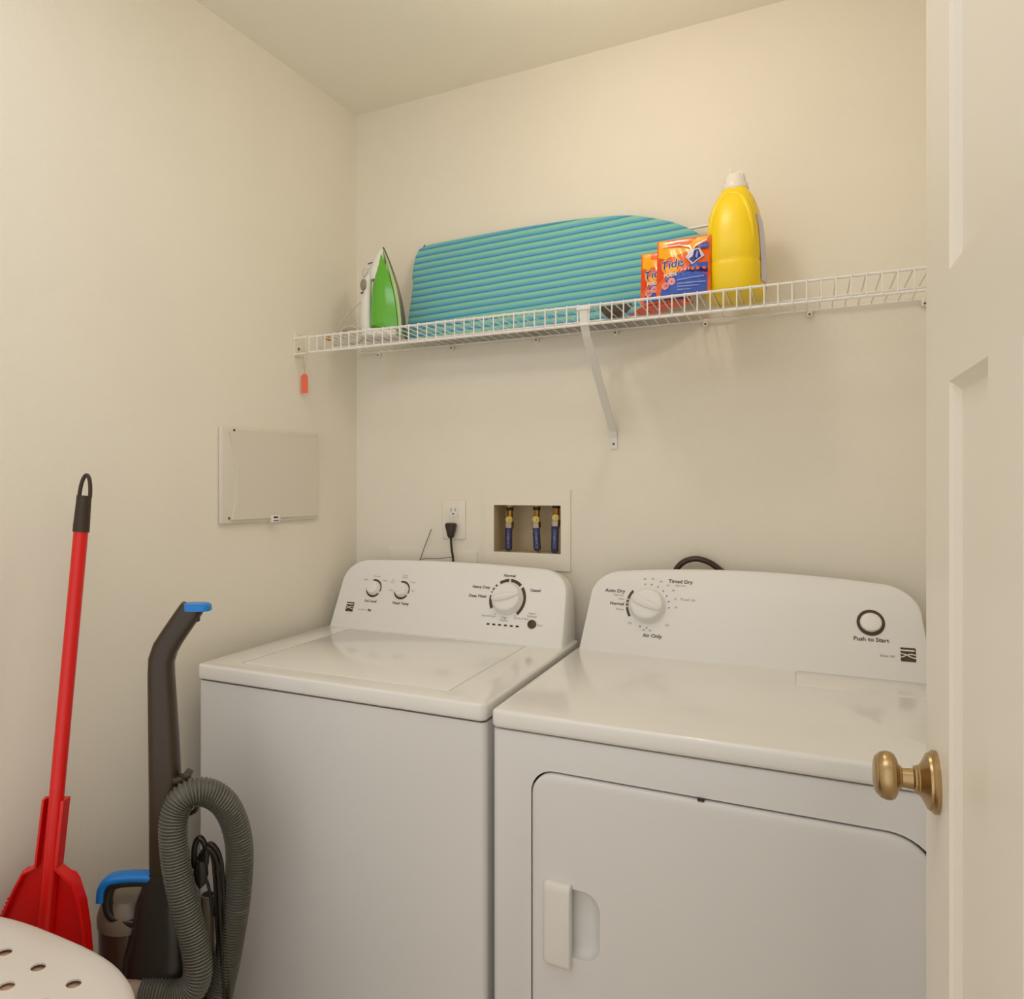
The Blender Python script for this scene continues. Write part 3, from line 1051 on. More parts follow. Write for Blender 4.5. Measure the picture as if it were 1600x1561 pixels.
# diagonal support strap
bm = BM()
pts = [Vector((0.7985, -0.308, -0.004)), Vector((0.7985, -0.302, -0.040)), Vector((0.7985, -0.280, -0.064)), Vector((0.7985, -0.012, -0.268)), Vector((0.7985, -0.0025, -0.285)), Vector((0.7985, -0.0025, -0.3125))]
for a_, b_ in zip(pts, pts[1:]):
    t = (b_ - a_).normalized()
    nrm = Vector((0, -t.z, t.y)) * 0.0022
    w = Vector((0.0095, 0, 0))
    e_ = t * 0.0015
    v = [bm.verts.new(p) for p in (a_ - w - nrm - e_, a_ + w - nrm - e_, a_ + w + nrm - e_, a_ - w + nrm - e_, b_ - w - nrm + e_, b_ + w - nrm + e_, b_ + w + nrm + e_, b_ - w + nrm + e_)]
    for f in ((0, 1, 2, 3), (4, 5, 6, 7), (0, 1, 5, 4), (1, 2, 6, 5), (2, 3, 7, 6), (3, 0, 4, 7)):
        bm.faces.new([v[i] for i in f])
box(bm, (0.782, -0.312, -0.010), (0.815, -0.300, -0.002), bev=0.002)
br = build('support_bracket', bm, 'wplastic', shelf)
bm = BM(); lathe(bm, [(0, 0.0034), (0.0014, 0.003), (0.0018, 0)], (0.7985, -0.0047, -0.301), (0, -1, 0), 12)
build('screw', bm, 'screw', br)

# tag hanging on a string from the left end of the shelf
tg = empty('hang_tag', 'small orange tag hanging on a string from the left end of the wire shelf', 'tag', (-0.003, -0.275, 1.70))
mtt = Matrix.Rotation(math.radians(28), 4, 'Z')
bm = BM()
prism(bm, [(-0.0095, -0.113), (0.0095, -0.113), (0.0095, -0.067), (0.0045, -0.059), (-0.0045, -0.059), (-0.0095, -0.067)], -0.0006, 0.0006)
bm.transform(mtt)
build('card', bm, 'tag', tg, smooth=False)
bm = BM()
tube(bm, [(0, 0.0, -0.063), (-0.002, 0.0, -0.03), (-0.0045, 0, -0.004)], 0.0007, 6)
tube(bm, [(0, 0.0, -0.063), (0.003, 0.0, -0.03), (0.004, 0, -0.002)], 0.0007, 6)
tube(bm, [(-0.0045, 0, -0.004), (0.0, 0.001, 0.006), (0.004, 0, -0.002)], 0.0007, 6)
bm.transform(mtt)
build('string', bm, 'string', tg)

# ------------------------------------------------------------------ ironing board leaning on the shelf
SZ = SH + 0.0052
brd = empty('ironing_board', 'tabletop ironing board with teal and blue striped cover leaning on the wall', 'ironing board', (0.56, -0.07, SZ + 0.004))
outl = [(0.222, 0.001), (0.2255, 0.10), (0.2268, 0.178), (0.2215, 0.190), (0.2220, 0.229), (0.2265, 0.262), (0.237, 0.281), (0.252, 0.2885), (0.267, 0.2905),
        (0.448, 0.2955), (0.616, 0.2955), (0.756, 0.2895), (0.8474, 0.2785), (0.9038, 0.261), (0.951, 0.242), (0.9971, 0.214), (1.020, 0.193), (1.048, 0.160), (1.058, 0.135),
        (1.052, 0.108), (1.030, 0.080), (0.985, 0.045), (0.925, 0.018), (0.86, 0.003), (0.80, 0.000), (0.50, 0.0)]
o2 = catmull([Vector((p[0], 0, p[1])) for p in outl], 3)
slope_b = 0.228
def boardpt(x, h, off):
    n_ = Vector((0, -1, slope_b)).normalized()
    p = Vector((x, -0.0945 + slope_b * h, h)) + n_ * off
    return Vector((p.x - 0.56, p.y + 0.07, p.z))
def boardshape(ins, off):
    c = Vector((0.62, 0, 0.145))
    out = []
    n = len(o2)
    for i, p in enumerate(o2):
        t = (o2[(i + 1) % n] - o2[i - 1]).normalized()
        nr = Vector((t.z, 0, -t.x))
        q_ = p + nr * ins
        out.append(boardpt(q_.x, max(0.0, q_.z), off))
    return out
bm = BM()
loft(bm, [boardshape(0.0, -0.012), boardshape(0.0, -0.003), boardshape(0.0015, 0.0), boardshape(0.005, 0.0012)])
build('cover', bm, 'stripes', brd, sharp=50)
bm = BM()
bc = boardpt(0.62, 0.145, 0)
def shrink(off, k=0.93):
    return [boardpt(0.62 + (p.x - 0.62) * k, 0.145 + (p.z - 0.145) * (k - 0.03) - 0.0, off) for p in o2]
loft(bm, [shrink(-0.0155), shrink(-0.0118)])
build('metal_top', bm, 'steel', brd)
bm = BM()
tube(bm, [boardpt(0.985, 0.224, -0.016), boardpt(1.045, 0.2265, -0.016), boardpt(1.09, 0.224, -0.016), boardpt(1.10, 0.19, -0.016)], 0.004, 10)
build('frame_tube', bm, 'wire', brd, label='white frame tube')
bm = BM()
for z_ in (0,):
    lg = [(0.815, -0.215), (0.888, -0.215), (0.836, -0.104), (0.812, -0.104)]
    loft(bm, [[Vector((p[0] - 0.56, p[1] + 0.07, z)) for p in lg] for z in (-0.0036, 0.007)])
build('folded_leg', bm, 'darkmetal', brd, label='dark folded leg')

# ------------------------------------------------------------------ steam iron standing on its heel
iron = empty('steam_iron', 'green and white steam iron standing upright on the left end of the shelf', 'iron', (0.185, -0.172, SZ), math.radians(22))
# local: x = towards the soleplate, y = across, z up (tip up)
HT = 0.258
def solex(z):                       # the soleplate leans back towards the handle going up
    return 0.066 - 0.060 * (z / HT) ** 2.0
def half(z, w=0.052):               # boat outline
    t = z / HT
    return w * max(0.0, 1 - t ** 2.3) ** 0.75
bm = BM()
secs = []
for k in range(25):
    z = 0.004 + (HT - 0.004) * k / 24
    h_ = max(0.0012, half(z))
    x_ = solex(z)
    secs.append([Vector((x_, -h_, z)), Vector((x_ + 0.0035, -h_ * 0.96, z)), Vector((x_ + 0.004, 0, z)), Vector((x_ + 0.0035, h_ * 0.96, z)), Vector((x_, h_, z)), Vector((x_, 0, z))])
loft(bm, secs)
build('soleplate', bm, 'sole', iron, sharp=50)
def body(z0, z1, xin, depth, wsc, bm, n=22, pw=2.2, seg=16):
    secs = []
    for k in range(n + 1):
        z = z0 + (z1 - z0) * k / n
        h_ = max(0.0014, half(z) * wsc)
        x_ = solex(z) - xin
        dpt = max(0.0015, depth(z))
        ring = []
        for j in range(seg + 1):
            t = -PI / 2 + PI * j / seg
            ring.append(Vector((x_ - dpt * abs(math.cos(t)) ** (2 / pw), h_ * math.copysign(abs(math.sin(t)) ** (2 / pw), math.sin(t)), z)))
        secs.append(ring)
    loft(bm, secs)
    return bm
# pale skirt just behind the soleplate
build('skirt', body(0.003, HT * 0.995, 0.0, lambda z: 0.013 * (1 - (z / HT) ** 5), 0.97, BM(), pw=5), 'lgreen', iron, label='pale green skirt')
build('water_tank', body(0.022, HT * 0.92, 0.012, lambda z: 0.078 * max(0.04, 1 - (z / (HT * .93)) ** 2.3) + 0.003 if z > 0.03 else 0.060, 0.92, BM(), pw=2.6), 'green', iron, label='bright green water tank')
build('heel', boxes(((-0.050, -0.040, 0.0), (0.052, 0.040, 0.024)), bev=0.008), 'wplastic', iron)
# nose: white, from the handle up to the tip
bm = BM()
secs = []
for z, xc, a_, b_ in ((0.165, -0.012, 0.018, 0.020), (0.185, -0.012, 0.022, 0.022), (0.205, -0.006, 0.022, 0.021), (0.222, -0.0035, 0.018, 0.018), (0.240, 0.0005, 0.010, 0.013), (0.252, 0.004, 0.005, 0.006)):
    secs.append(sell(xc, 0, z, a_, b_, 2.4, 20))
loft(bm, secs)
build('nose', bm, 'wplastic', iron)
bm = BM()
cp_ = catmull([(-0.030, 0, 0.012), (-0.0385, 0, 0.03), (-0.041, 0, 0.06), (-0.0405, 0, 0.10), (-0.039, 0, 0.14), (-0.034, 0, 0.175), (-0.020, 0, 0.195), (-0.010, 0, 0.205)], 5)
tube(bm, cp_, lambda i: 0.0148 + 0.002 * math.sin(i * 0.2), 18)
hd = build('handle', bm, 'wplastic', iron, label='white handle')
bm = BM()
lathe(bm, [(0, 0.014), (0.003, 0.0135), (0.004, 0.011), (0.0045, 0)], (-0.044, -0.008, 0.186), (-0.75, -0.62, 0.2), 24)
build('steam_dial', bm, 'panelp', iron)
bm = BM()
secs = []
o_ = Vector((-0.0475, -0.0125, 0.150))
nx_ = Vector((-0.72, -0.69, 0)).normalized(); tx_ = Vector((0.69, -0.72, 0)).normalized()
for lift, s in ((-0.003, 1), (0.002, 0.98), (0.0045, 0.8), (0.0055, 0.45)):
    secs.append([o_ + nx_ * lift + tx_ * (0.0105 * s * math.cos(t * PI / 10)) + Vector((0, 0, 0.0165 * s * math.sin(t * PI / 10))) for t in range(20)])
loft(bm, secs)
build('spray_button', bm, 'greyp', iron, label='grey oval button')
bm = BM()
box(bm, (-0.006, -0.0012, -0.0022), (0.006, 0.0012, 0.0022), bev=0.0008, mtx=Matrix.Translation((-0.0505, -0.0155, 0.127)) @ Matrix.Rotation(math.radians(-46), 4, 'Z'))
build('indicator', bm, 'darkred', iron, label='dark red indicator')
bm = BM()
box(bm, (-0.008, -0.001, -0.0012), (0.008, 0.001, 0.0012), mtx=Matrix.Translation((-0.026, -0.0215, 0.2075)) @ Matrix.Rotation(math.radians(-28), 4, 'Z') @ Matrix.Rotation(math.radians(-8), 4, 'Y'))
build('vent', bm, 'slot', iron)
# the cord: out of the heel, over in an arc, coiled beside
inv = (Matrix.Translation((0.185, -0.172, SZ)) @ Matrix.Rotation(math.radians(22), 4, 'Z')).inverted()
def wl_(pts):
    return [inv @ Vector(p) for p in pts]
bm = BM()
arc = [(0.142, -0.170, SZ + 0.020), (0.138, -0.165, SZ + 0.085), (0.115, -0.15, SZ + 0.118), (0.080, -0.13, SZ + 0.112), (0.040, -0.12, SZ + 0.092), (0.012, -0.12, SZ + 0.060), (0.000, -0.13, SZ + 0.025), (0.010, -0.13, SZ + 0.004)]
tube(bm, catmull(wl_(arc), 8), 0.0016, 8)
coil = []
for k in range(90):
    t = k / 90 * 5 * 2 * PI
    rx = 0.040 - 0.003 * math.sin(k * 0.7); rz = 0.023 + 0.002 * math.sin(k * 0.9)
    coil.append((0.062 + rx * math.cos(t), -0.13 + 0.022 * (k / 90 - .5) + 0.006 * math.sin(t * .5), SZ + 0.0275 + rz * math.sin(t)))
tube(bm, wl_(coil), 0.0022, 7)
build('cord', bm, 'cordw', iron)
bm = BM()
mtp = inv @ Matrix.Translation((0.0235, -0.2, SZ + 0.002))
box(bm, (-0.008, -0.008, 0.0), (0.008, 0.008, 0.014), bev=0.003, mtx=mtp)
build('plug', bm, 'plugy', iron, label='small brass-coloured plug')

# ------------------------------------------------------------------ detergent jug
jug = empty('detergent_jug', 'large yellow plastic detergent jug with clear white cap on the shelf', 'jug', (1.108, -0.180, SZ), math.radians(-3))
def jsec(z, a_, y0, y1, n=3.0):
    return sell(0, (y0 + y1) / 2, z, a_, (y1 - y0) / 2, n, 40)
bm = BM()
prof = [(0.0, 0.052, -0.074, 0.076), (0.003, 0.058, -0.081, 0.083), (0.011, 0.0605, -0.085, 0.086), (0.062, 0.0608, -0.085, 0.087), (0.068, 0.0600, -0.0845, 0.087),
        (0.072, 0.0585, -0.0825, 0.086), (0.077, 0.0602, -0.084, 0.087),
        (0.115, 0.0590, -0.081, 0.085), (0.150, 0.0565, -0.077, 0.082), (0.180, 0.0530, -0.071, 0.077), (0.203, 0.0485, -0.063, 0.070), (0.222, 0.0430, -0.054, 0.059),
        (0.236, 0.0375, -0.045, 0.046), (0.246, 0.0315, -0.038, 0.034), (0.252, 0.0280, -0.034, 0.027), (0.256, 0.0265, -0.032, 0.024)]
prof = [(p[0] if p[0] < 0.08 else 0.08 + (p[0] - 0.08) * 0.925, *p[1:]) for p in prof]
loft(bm, [jsec(*p) for p in prof])
jb = build('bottle', bm, 'yellow', jug, sharp=60)
# sculpted grip: raised rim around the narrow face
bm = BM()
rim = [(-0.046, 0.085), (-0.0465, 0.12), (-0.043, 0.16), (-0.035, 0.200), (-0.021, 0.228), (-0.004, 0.238), (0.015, 0.228), (0.029, 0.200), (0.038, 0.16), (0.042, 0.12), (0.042, 0.085)]
def yfront(z):
    for p, q_ in zip(prof, prof[1:]):
        if p[0] <= z <= q_[0]:
            t = (z - p[0]) / (q_[0] - p[0]); return p[2] + (q_[2] - p[2]) * t, p[1] + (q_[1] - p[1]) * t, p[3] + (q_[3] - p[3]) * t
    return prof[-1][2], prof[-1][1], prof[-1][3]
rp = []
for x, z in rim:
    z = 0.08 + (z - 0.08) * 0.925
    y0, a_, y1 = yfront(z)
    cy_, b_ = (y0 + y1) / 2, (y1 - y0) / 2
    yy = cy_ - b_ * max(0, 1 - abs(x / a_) ** 3) ** (1 / 3)
    f_ = min(1, max(0, (z - 0.085) / 0.06))
    rp.append((x, yy + 0.0060 - 0.0002 * f_, z))
rpc = catmull(rp, 5)
tube(bm, rpc, lambda i: 0.0025 + 0.0050 * min(1, i / 12, (len(rpc) - 1 - i) / 12), 14)
build('grip_rim', bm, 'yellow', jb)
bm = BM()
lathe(bm, [(0.240, 0.0275), (0.246, 0.0290), (0.249, 0.0270), (0.256, 0.0262), (0.260, 0.0225), (0.274, 0.0205), (0.278, 0.0185), (0.2795, 0.0)], (0, -0.005, 0), (0, 0, 1), 36)
build('cap', bm, 'capw', jug)
bm = BM()
prism(bm, [(-0.009, 0.263), (-0.006, 0.263), (-0.006, 0.287), (-0.009, 0.288)], -0.020, 0.004)
build('cap_rib', bm, 'capw', jug)
bm = BM()
prism(bm, [(0.002, 0.263), (0.016, 0.260), (0.018, 0.275), (0.012, 0.283), (0.002, 0.278)], -0.018, 0.004)
build('cap_rib', bm, 'capw', jug)
# label wrapped on the broad right-hand side
bm = BM()
rows = 14
vt = []
for i in range(rows + 1):
    z = 0.026 + (0.172 - 0.026) * i / rows
    y0, a_, y1 = yfront(z)
    r_ = []
    for j in range(13):
        y = -0.048 + 0.10 * j / 12
        cy_, b_ = (y0 + y1) / 2, (y1 - y0) / 2
        r_.append(bm.verts.new((a_ * max(0, 1 - abs((y - cy_) / b_) ** 3) ** (1 / 3) + 0.0012, y, z)))
    vt.append(r_)
for i in range(rows):
    for j in range(12):
        bm.faces.new((vt[i][j], vt[i][j + 1], vt[i + 1][j + 1], vt[i + 1][j]))
build('label', bm, 'labelw', jug, label='pale lilac label')

# ------------------------------------------------------------------ laundry pod pouches
def pouch(name_label, x, y, rz, w, h, lean, full=True):
    root = empty('laundry_pod_pouch', name_label, 'pouch', (x, y, SZ), rz, 'orange and blue laundry pod pouches on the shelf')
    def surf(px, pz, side=-1, lift=0.0):
        u = px / (w / 2); v = pz / h
        b_ = max(0.0, (1 - abs(u) ** 3.0)) * max(0.0, math.sin(PI * min(1, v / 0.93)) if v < 0.93 else 0) ** 0.6
        th_ = 0.0008 + 0.013 * b_ + 0.0009 * math.sin(px * 260 + pz * 90) * b_
        yy = side * th_ + lean * pz
        return Vector((px, yy + side * lift, pz))
    n = 26
    bm = BM()
    g_ = {}
    for s in (-1, 1):
        for i in range(n + 1):
            for j in range(n + 1):
                px = -w / 2 + w * i / n; pz = h * j / n
                top = 0.004 * math.sin(px * 55) if j == n else 0
                p = surf(px, pz, s)
                g_[s, i, j] = bm.verts.new((p.x, p.y, p.z + top * (0 if s else 0)))
    for s in (-1, 1):
        for i in range(n):
            for j in range(n):
                bm.faces.new((g_[s, i, j], g_[s, i + 1, j], g_[s, i + 1, j + 1], g_[s, i, j + 1]))
    for i in range(n):
        bm.faces.new((g_[-1, i, 0], g_[-1, i + 1, 0], g_[1, i + 1, 0], g_[1, i, 0]))
        bm.faces.new((g_[-1, i, n], g_[-1, i + 1, n], g_[1, i + 1, n], g_[1, i, n]))
        bm.faces.new((g_[-1, 0, i], g_[-1, 0, i + 1], g_[1, 0, i + 1], g_[1, 0, i]))
        bm.faces.new((g_[-1, n, i], g_[-1, n, i + 1], g_[1, n, i + 1], g_[1, n, i]))
    build('bag', bm, 'orange', root, sharp=60)
    W, Hh = w / 2, h
    lvl = [0.0006]
    def dec(name, m, polys=(), discs=(), arcs=(), label=None):
        """print on the film; polygons in units of half width and height, cut into a fine grid so they follow the bulge"""
        lvl[0] += 0.00018
        l = lvl[0]
        bm = BM()
        for pl in polys:
            f = bm.faces.new([bm.verts.new((p[0] * W, 0, p[1] * Hh)) for p in pl])
        for (cx_, cz_, rx, rz_) in discs:
            bm.faces.new([bm.verts.new((cx_ * W + rx * math.cos(2 * PI * k / 28), 0, cz_ * Hh + rz_ * math.sin(2 * PI * k / 28))) for k in range(28)])
        for k in range(-19, 20):
            bmesh.ops.bisect_plane(bm, geom=bm.verts[:] + bm.edges[:] + bm.faces[:], plane_co=(k * W / 20, 0, 0), plane_no=(1, 0, 0))
        for k in range(1, 20):
            bmesh.ops.bisect_plane(bm, geom=bm.verts[:] + bm.edges[:] + bm.faces[:], plane_co=(0, 0, k * Hh / 20), plane_no=(0, 0, 1))
        for v in bm.verts:
            v.co = surf(v.co.x, v.co.z, -1, l)
        bmesh.ops.triangulate(bm, faces=bm.faces)
        return build(name, bm, m, root, label=label)
    def txt(s, px, pz, size, m, shear=0.0, bold=0.0, rot=0.0, align='CENTER', sx=1.0):
        lvl[0] += 0.00018
        l = lvl[0]
        c_, s_ = math.cos(rot), math.sin(rot)
        bm = text_bm(s, size, lambda a_, b_: (px * W + a_ * c_ - b_ * s_, 0, min(Hh, max(0, pz * Hh + a_ * s_ + b_ * c_))), align=align, bold=bold, shear=shear, sx=sx)
        for k in range(-20, 21):
            bmesh.ops.bisect_plane(bm, geom=bm.verts[:] + bm.edges[:] + bm.faces[:], plane_co=(k * W / 20, 0, 0), plane_no=(1, 0, 0))
        for k in range(1, 40):
            bmesh.ops.bisect_plane(bm, geom=bm.verts[:] + bm.edges[:] + bm.faces[:], plane_co=(0, 0, k * Hh / 40), plane_no=(0, 0, 1))
        for v in bm.verts:
            v.co = surf(v.co.x, v.co.z, -1, l + 0.0002)
        build('lettering', bm, m, root, smooth=False)
    k0 = 0.0
    # yellow swoosh across the top, red-orange field, blue field below
    dec('print', 'orangey', [[(-.94, .99), (-.94, .70), (-.55, .64), (.15, .74), (.6, .84), (.96, .99)]])
    dec('print', 'orange', [[(-.60, .985), (-.60, .86), (-.1, .83), (.3, .90), (.5, .985)]])
    dec('print', 'pred', [[(-.96, .66), (-.96, .25), (-.75, .36), (-.50, .58), (-.6, .66)]])
    dec('print', 'pblue', [[(-.86, .03), (.88, .03), (.90, .54), (.30, .52), (.10, .40), (-.30, .38), (-.62, .30), (-.78, .18)]])
    dec('print', 'pred', [[(-.05, .405), (.25, .41), (.92, .33), (.92, .39), (.30, .47), (0.0, .46)]])
    dec('print', 'pnavy', [[(.10, .395), (.90, .355), (.90, .43), (.35, .455), (.12, .435)]])
    dec('print', 'orangey', discs=[(-.42, .535, .0215, .0225)])
    dec('print', 'orange', discs=[(-.42, .535, .0185, .0190)])
    dec('print', 'orangey', [[(-.66, .50), (-.20, .56), (-.20, .45), (-.42, .39), (-.60, .42)]])
    txt('Tide', -.42, .545, 0.0265, 'pwhite', shear=0.18, bold=0.0011, rot=0.10)
    txt('Tide', -.42, .545, 0.0265, 'pnavy', shear=0.18, bold=0.0003, rot=0.10)
    txt('PODS', -.46, .365, 0.0105, 'pwhite', bold=0.0004, rot=0.05, sx=1.05)
    dec('print', 'ppink', discs=[(-.64, .195, .0078, .0082), (-.40, .255, .0078, .0082)])
    txt('16', -.64, .195, 0.0095, 'pred', bold=0.0003)
    dec('print', 'pred', discs=[(-.40, .255, .0022, .0022)])
    if full:
        dec('print', 'labelw', [[(.10, .64), (.35, .50), (.78, .64), (.60, .78), (.30, .76)]])
        dec('print', 'pnavy', [[(.22, .60), (.38, .53), (.66, .63), (.56, .76), (.42, .74), (.36, .64)]])
        dec('print', 'plblue', [[(.46, .62), (.54, .60), (.56, .72), (.50, .73)]])
        dec('print', 'plblue', [[(-.20, .275), (.78, .31), (.78, .29), (-.20, .255)], [(-.20, .215), (.84, .215), (.84, .195), (-.20, .195)],
                                [(-.20, .17), (.60, .16), (.60, .145), (-.20, .15)], [(-.20, .12), (.30, .11), (.30, .095), (-.20, .10)]])
        txt('3 in 1', .10, .435, 0.0085, 'pwhite', bold=0.0003)
        dec('print', 'orange', discs=[(.36, .43, .0038, .0036), (.56, .43, .0038, .0036), (.78, .435, .0038, .0036)])
        dec('print', 'pblue', [[(.60, .84), (.93, .87), (.93, .78), (.62, .77)]])
        txt('laundry', .73, .815, 0.0065, 'plblue', rot=0.12)
        # white shapes painted for the light caught on a torn clear film
        dec('print', 'pwhite', [[(-.80, .885), (-.10, .885), (-.10, .865), (-.80, .872)], [(-.12, .875), (.25, .845), (.35, .75), (.42, .845), (.86, .93), (.86, .91), (.45, .81), (.37, .70), (.22, .81), (-.10, .855)]])
    return root
pouch('orange and blue laundry pod pouch in front, nearest the yellow jug', 1.0085, -0.268, math.radians(1), 0.113, 0.134, 0.14)
pouch('orange and blue pod pouch half hidden behind the other, beside the striped board', 0.9640, -0.228, math.radians(2), 0.108, 0.122, 0.14, False)
# the third one lies flat on the shelf wires
fl = empty('laundry_pod_pouch', 'orange pouch lying flat on the shelf under the standing pouches', 'pouch', (0.915, -0.16, SZ), 0, 'orange and blue laundry pod pouches on the shelf')
del fl['group']
bm = BM()
poly = [(0.860, -0.112), (0.905, -0.192), (0.930, -0.215), (1.005, -0.226), (1.02, -0.19), (0.960, -0.150), (0.915, -0.114)]
lo = [bm.verts.new((p[0] - 0.915, p[1] + 0.16, 0.0002)) for p in poly]
md_ = [bm.verts.new(((p[0] - 0.915), (p[1] + 0.16), 0.004)) for p in poly]
tp_ = [bm.verts.new(((p[0] - 0.925) * 0.75 + 0.01, (p[1] + 0.16) * 0.75, 0.011)) for p in poly]
bm.faces.new(lo); bm.faces.new(tp_)
for A, B in ((lo, md_), (md_, tp_)):
    for k in range(len(poly)):
        bm.faces.new((A[k], A[(k + 1) % 7], B[(k + 1) % 7], B[k]))
build('bag', bm, 'pred', fl, sharp=60)

# ------------------------------------------------------------------ long-handled dustpan against the left wall
pan = empty('dustpan', 'bright red plastic dustpan with long red handle leaning on the left wall', 'dustpan', (0.0690, -1.1590, 0), 0.48966)
A0 = Vector((-0.045, 0, 0)); A1 = Vector((0.0365, 0.0995, 1.342))
def ax_(z, dx=0, dy=0):
    t = z / 1.342
    s = 0.968
    zn = 1.322 + s * (z - 1.322)
    if z < 0.3:
        zn = (1.322 + s * (0.3 - 1.322)) * (z - 0.018) / 0.282
    return Vector(((A0.x + (A1.x - A0.x) * t + dx) * s, (A0.y + (A1.y - A0.y) * t + dy) * s, zn))
bm = BM()
tube(bm, [ax_(0.46), ax_(1.25)], 0.0132, 20)
build('handle', bm, 'red', pan)
bm = BM()
tube(bm, [ax_(1.235), ax_(1.25), ax_(1.29), ax_(1.305)], lambda i: (0.0150, 0.0148, 0.0135, 0.0135)[i], 20)
lp = []
for k in range(17):
    t = PI * k / 16
    lp.append(ax_(1.302 + 0.043 * math.sin(t), 0.0105 * math.cos(t) + 0.001))
tube(bm, lp, 0.0038, 10)
build('grip', bm, 'blackgrip', pan, label='black end grip with hanging loop')
# blade: plate outline in (offset from axis, z)
bl = [(-0.030, 0.735), (0.017, 0.735), (0.0155, 0.612), (0.022, 0.604), (0.042, 0.598), (0.050, 0.588), (0.067, 0.548), (0.078, 0.50), (0.087, 0.45), (0.096, 0.38), (0.100, 0.25), (0.098, 0.02),
      (-0.098, 0.02), (-0.104, 0.30), (-0.106, 0.44), (-0.092, 0.515), (-0.074, 0.565), (-0.058, 0.600), (-0.050, 0.606), (-0.034, 0.610)]
bm = BM()
prism(bm, bl, 0.006, 0.009, fn=lambda c: ax_(c.z, c.x + 0.003, c.y + 0.004))
build('blade', bm, 'red', pan, smooth=False)
def strip(pts, w, d0, d1):
    """a raised rib following points on the blade"""
    bm = BM()
    secs = []
    for i, (x, z) in enumerate(pts):
        a_ = Vector(pts[max(0, i - 1)]); b_ = Vector(pts[min(len(pts) - 1, i + 1)])
        t = (b_ - a_).normalized(); nr = Vector((-t.y, t.x)) * w
        secs.append([ax_(z + nr.y, x + nr.x + 0.003, d0), ax_(z + nr.y * .5, x + nr.x * .5 + 0.003, d1), ax_(z - nr.y * .5, x - nr.x * .5 + 0.003, d1), ax_(z - nr.y, x - nr.x + 0.003, d0)])
    loft(bm, secs)
    return bm
right = [(0.0125, 0.735), (0.0105, 0.612), (0.030, 0.596), (0.046, 0.584), (0.062, 0.545), (0.073, 0.50), (0.082, 0.45), (0.091, 0.38), (0.095, 0.25), (0.093, 0.03)]
left = [(-0.0255, 0.735), (-0.029, 0.612), (-0.052, 0.600), (-0.068, 0.563), (-0.086, 0.513), (-0.100, 0.44), (-0.098, 0.30), (-0.092, 0.03)]
build('rim', strip(right, 0.006, 0.012, -0.010), 'red', pan)
build('rim', strip(left, 0.004, 0.012, -0.006), 'red', pan)
bm = BM()
tube(bm, [ax_(0.05, 0.0, 0.006), ax_(0.60, 0.0, 0.004)], lambda i: (0.011, 0.0142)[i], 16)
build('channel', bm, 'red', pan)
bm = BM()
for k in range(11):
    z = 0.475 + k * 0.0075
    xx = -0.0985 + (z - 0.475) * 0.36
    box(bm, (-0.006, -0.002, -0.0018), (0.002, 0.002, 0.0018), mtx=Matrix.Translation(ax_(z, xx, 0.009)))
build('comb_teeth', bm, 'red', pan, smooth=False)

# ------------------------------------------------------------------ upright vacuum
vac = empty('vacuum_cleaner', 'dark grey upright vacuum cleaner with blue handles and ribbed hose left of the washer', 'vacuum cleaner', (0.169, -0.970, 0), 0.48966)
def xy_ring(cx_, cz_, a_, b_, tdir, n=3, seg=24, cy_=0.0):
    """ring perpendicular to direction tdir (in the xz plane)"""
    t = Vector((tdir[0], 0, tdir[1])).normalized()
    s = Vector((t.z, 0, -t.x))
    out = []
    for k in range(seg):
        an = 2 * PI * k / seg
        c, q_ = math.cos(an), math.sin(an)
        out.append(Vector((cx_, cy_, cz_)) + s * (a_ * math.copysign(abs(c) ** (2 / n), c)) + Vector((0, b_ * math.copysign(abs(q_) ** (2 / n), q_), 0)))
    return out
bm = BM()
col = [(0.012, 0.30, 0.036, 0.030, (0, 1)), (0.008, 0.45, 0.034, 0.028, (0, 1)), (0.003, 0.60, 0.0315, 0.026, (0, 1)), (0.0005, 0.74, 0.0300, 0.023, (0, 1)), (-0.0035, 0.86, 0.0275, 0.022, (-0.02, 1)), (-0.0075, 0.965, 0.0245, 0.021, (0.05, 1)),
       (-0.0070, 0.992, 0.0240, 0.021, (0.2, 1)), (0.0005, 1.015, 0.0235, 0.020, (0.42, 1)), (0.014, 1.037, 0.0225, 0.019, (0.62, 1)), (0.031, 1.062, 0.0225, 0.018, (0.68, 1)), (0.0475, 1.0855, 0.0225, 0.017, (0.62, 1)), (0.052, 1.092, 0.022, 0.016, (0.55, 1))]
loft(bm, [xy_ring(c[0], c[1], c[2], c[3], c[4]) for c in col])
stem = build('stem', bm, 'vdark', vac, sharp=50)
bm = BM()
capr = [(0.034, 0.0185, 1.086, 1.086), (0.034, 0.019, 1.089, 1.089), (0.033, 0.0185, 1.0985, 1.0985), (0.029, 0.015, 1.1015, 1.1015)]
secs = []
for hw, hd, z0, z1 in ((0.027, 0.0185, 1.0865, 0), (0.0275, 0.019, 1.0890, 0), (0.026, 0.018, 1.0975, 0), (0.0215, 0.0145, 1.1005, 0)):
    secs.append([Vector((0.0605 + hw * c, hd * s, z0 + 0.02 * 0)) for c, s in [(math.copysign(abs(math.cos(2 * PI * k / 28)) ** .6, math.cos(2 * PI * k / 28)), math.copysign(abs(math.sin(2 * PI * k / 28)) ** .6, math.sin(2 * PI * k / 28))) for k in range(28)]])
loft(bm, secs)
build('handle_cap', bm, 'vblue', stem, label='bright blue cap')
bm = BM()
box(bm, (-0.005, -0.006, -0.006), (0.005, 0.006, 0.006), bev=0.002, mtx=Matrix.Translation((0.062, -0.006, 1.072)))
build('switch', bm, 'slot', stem)
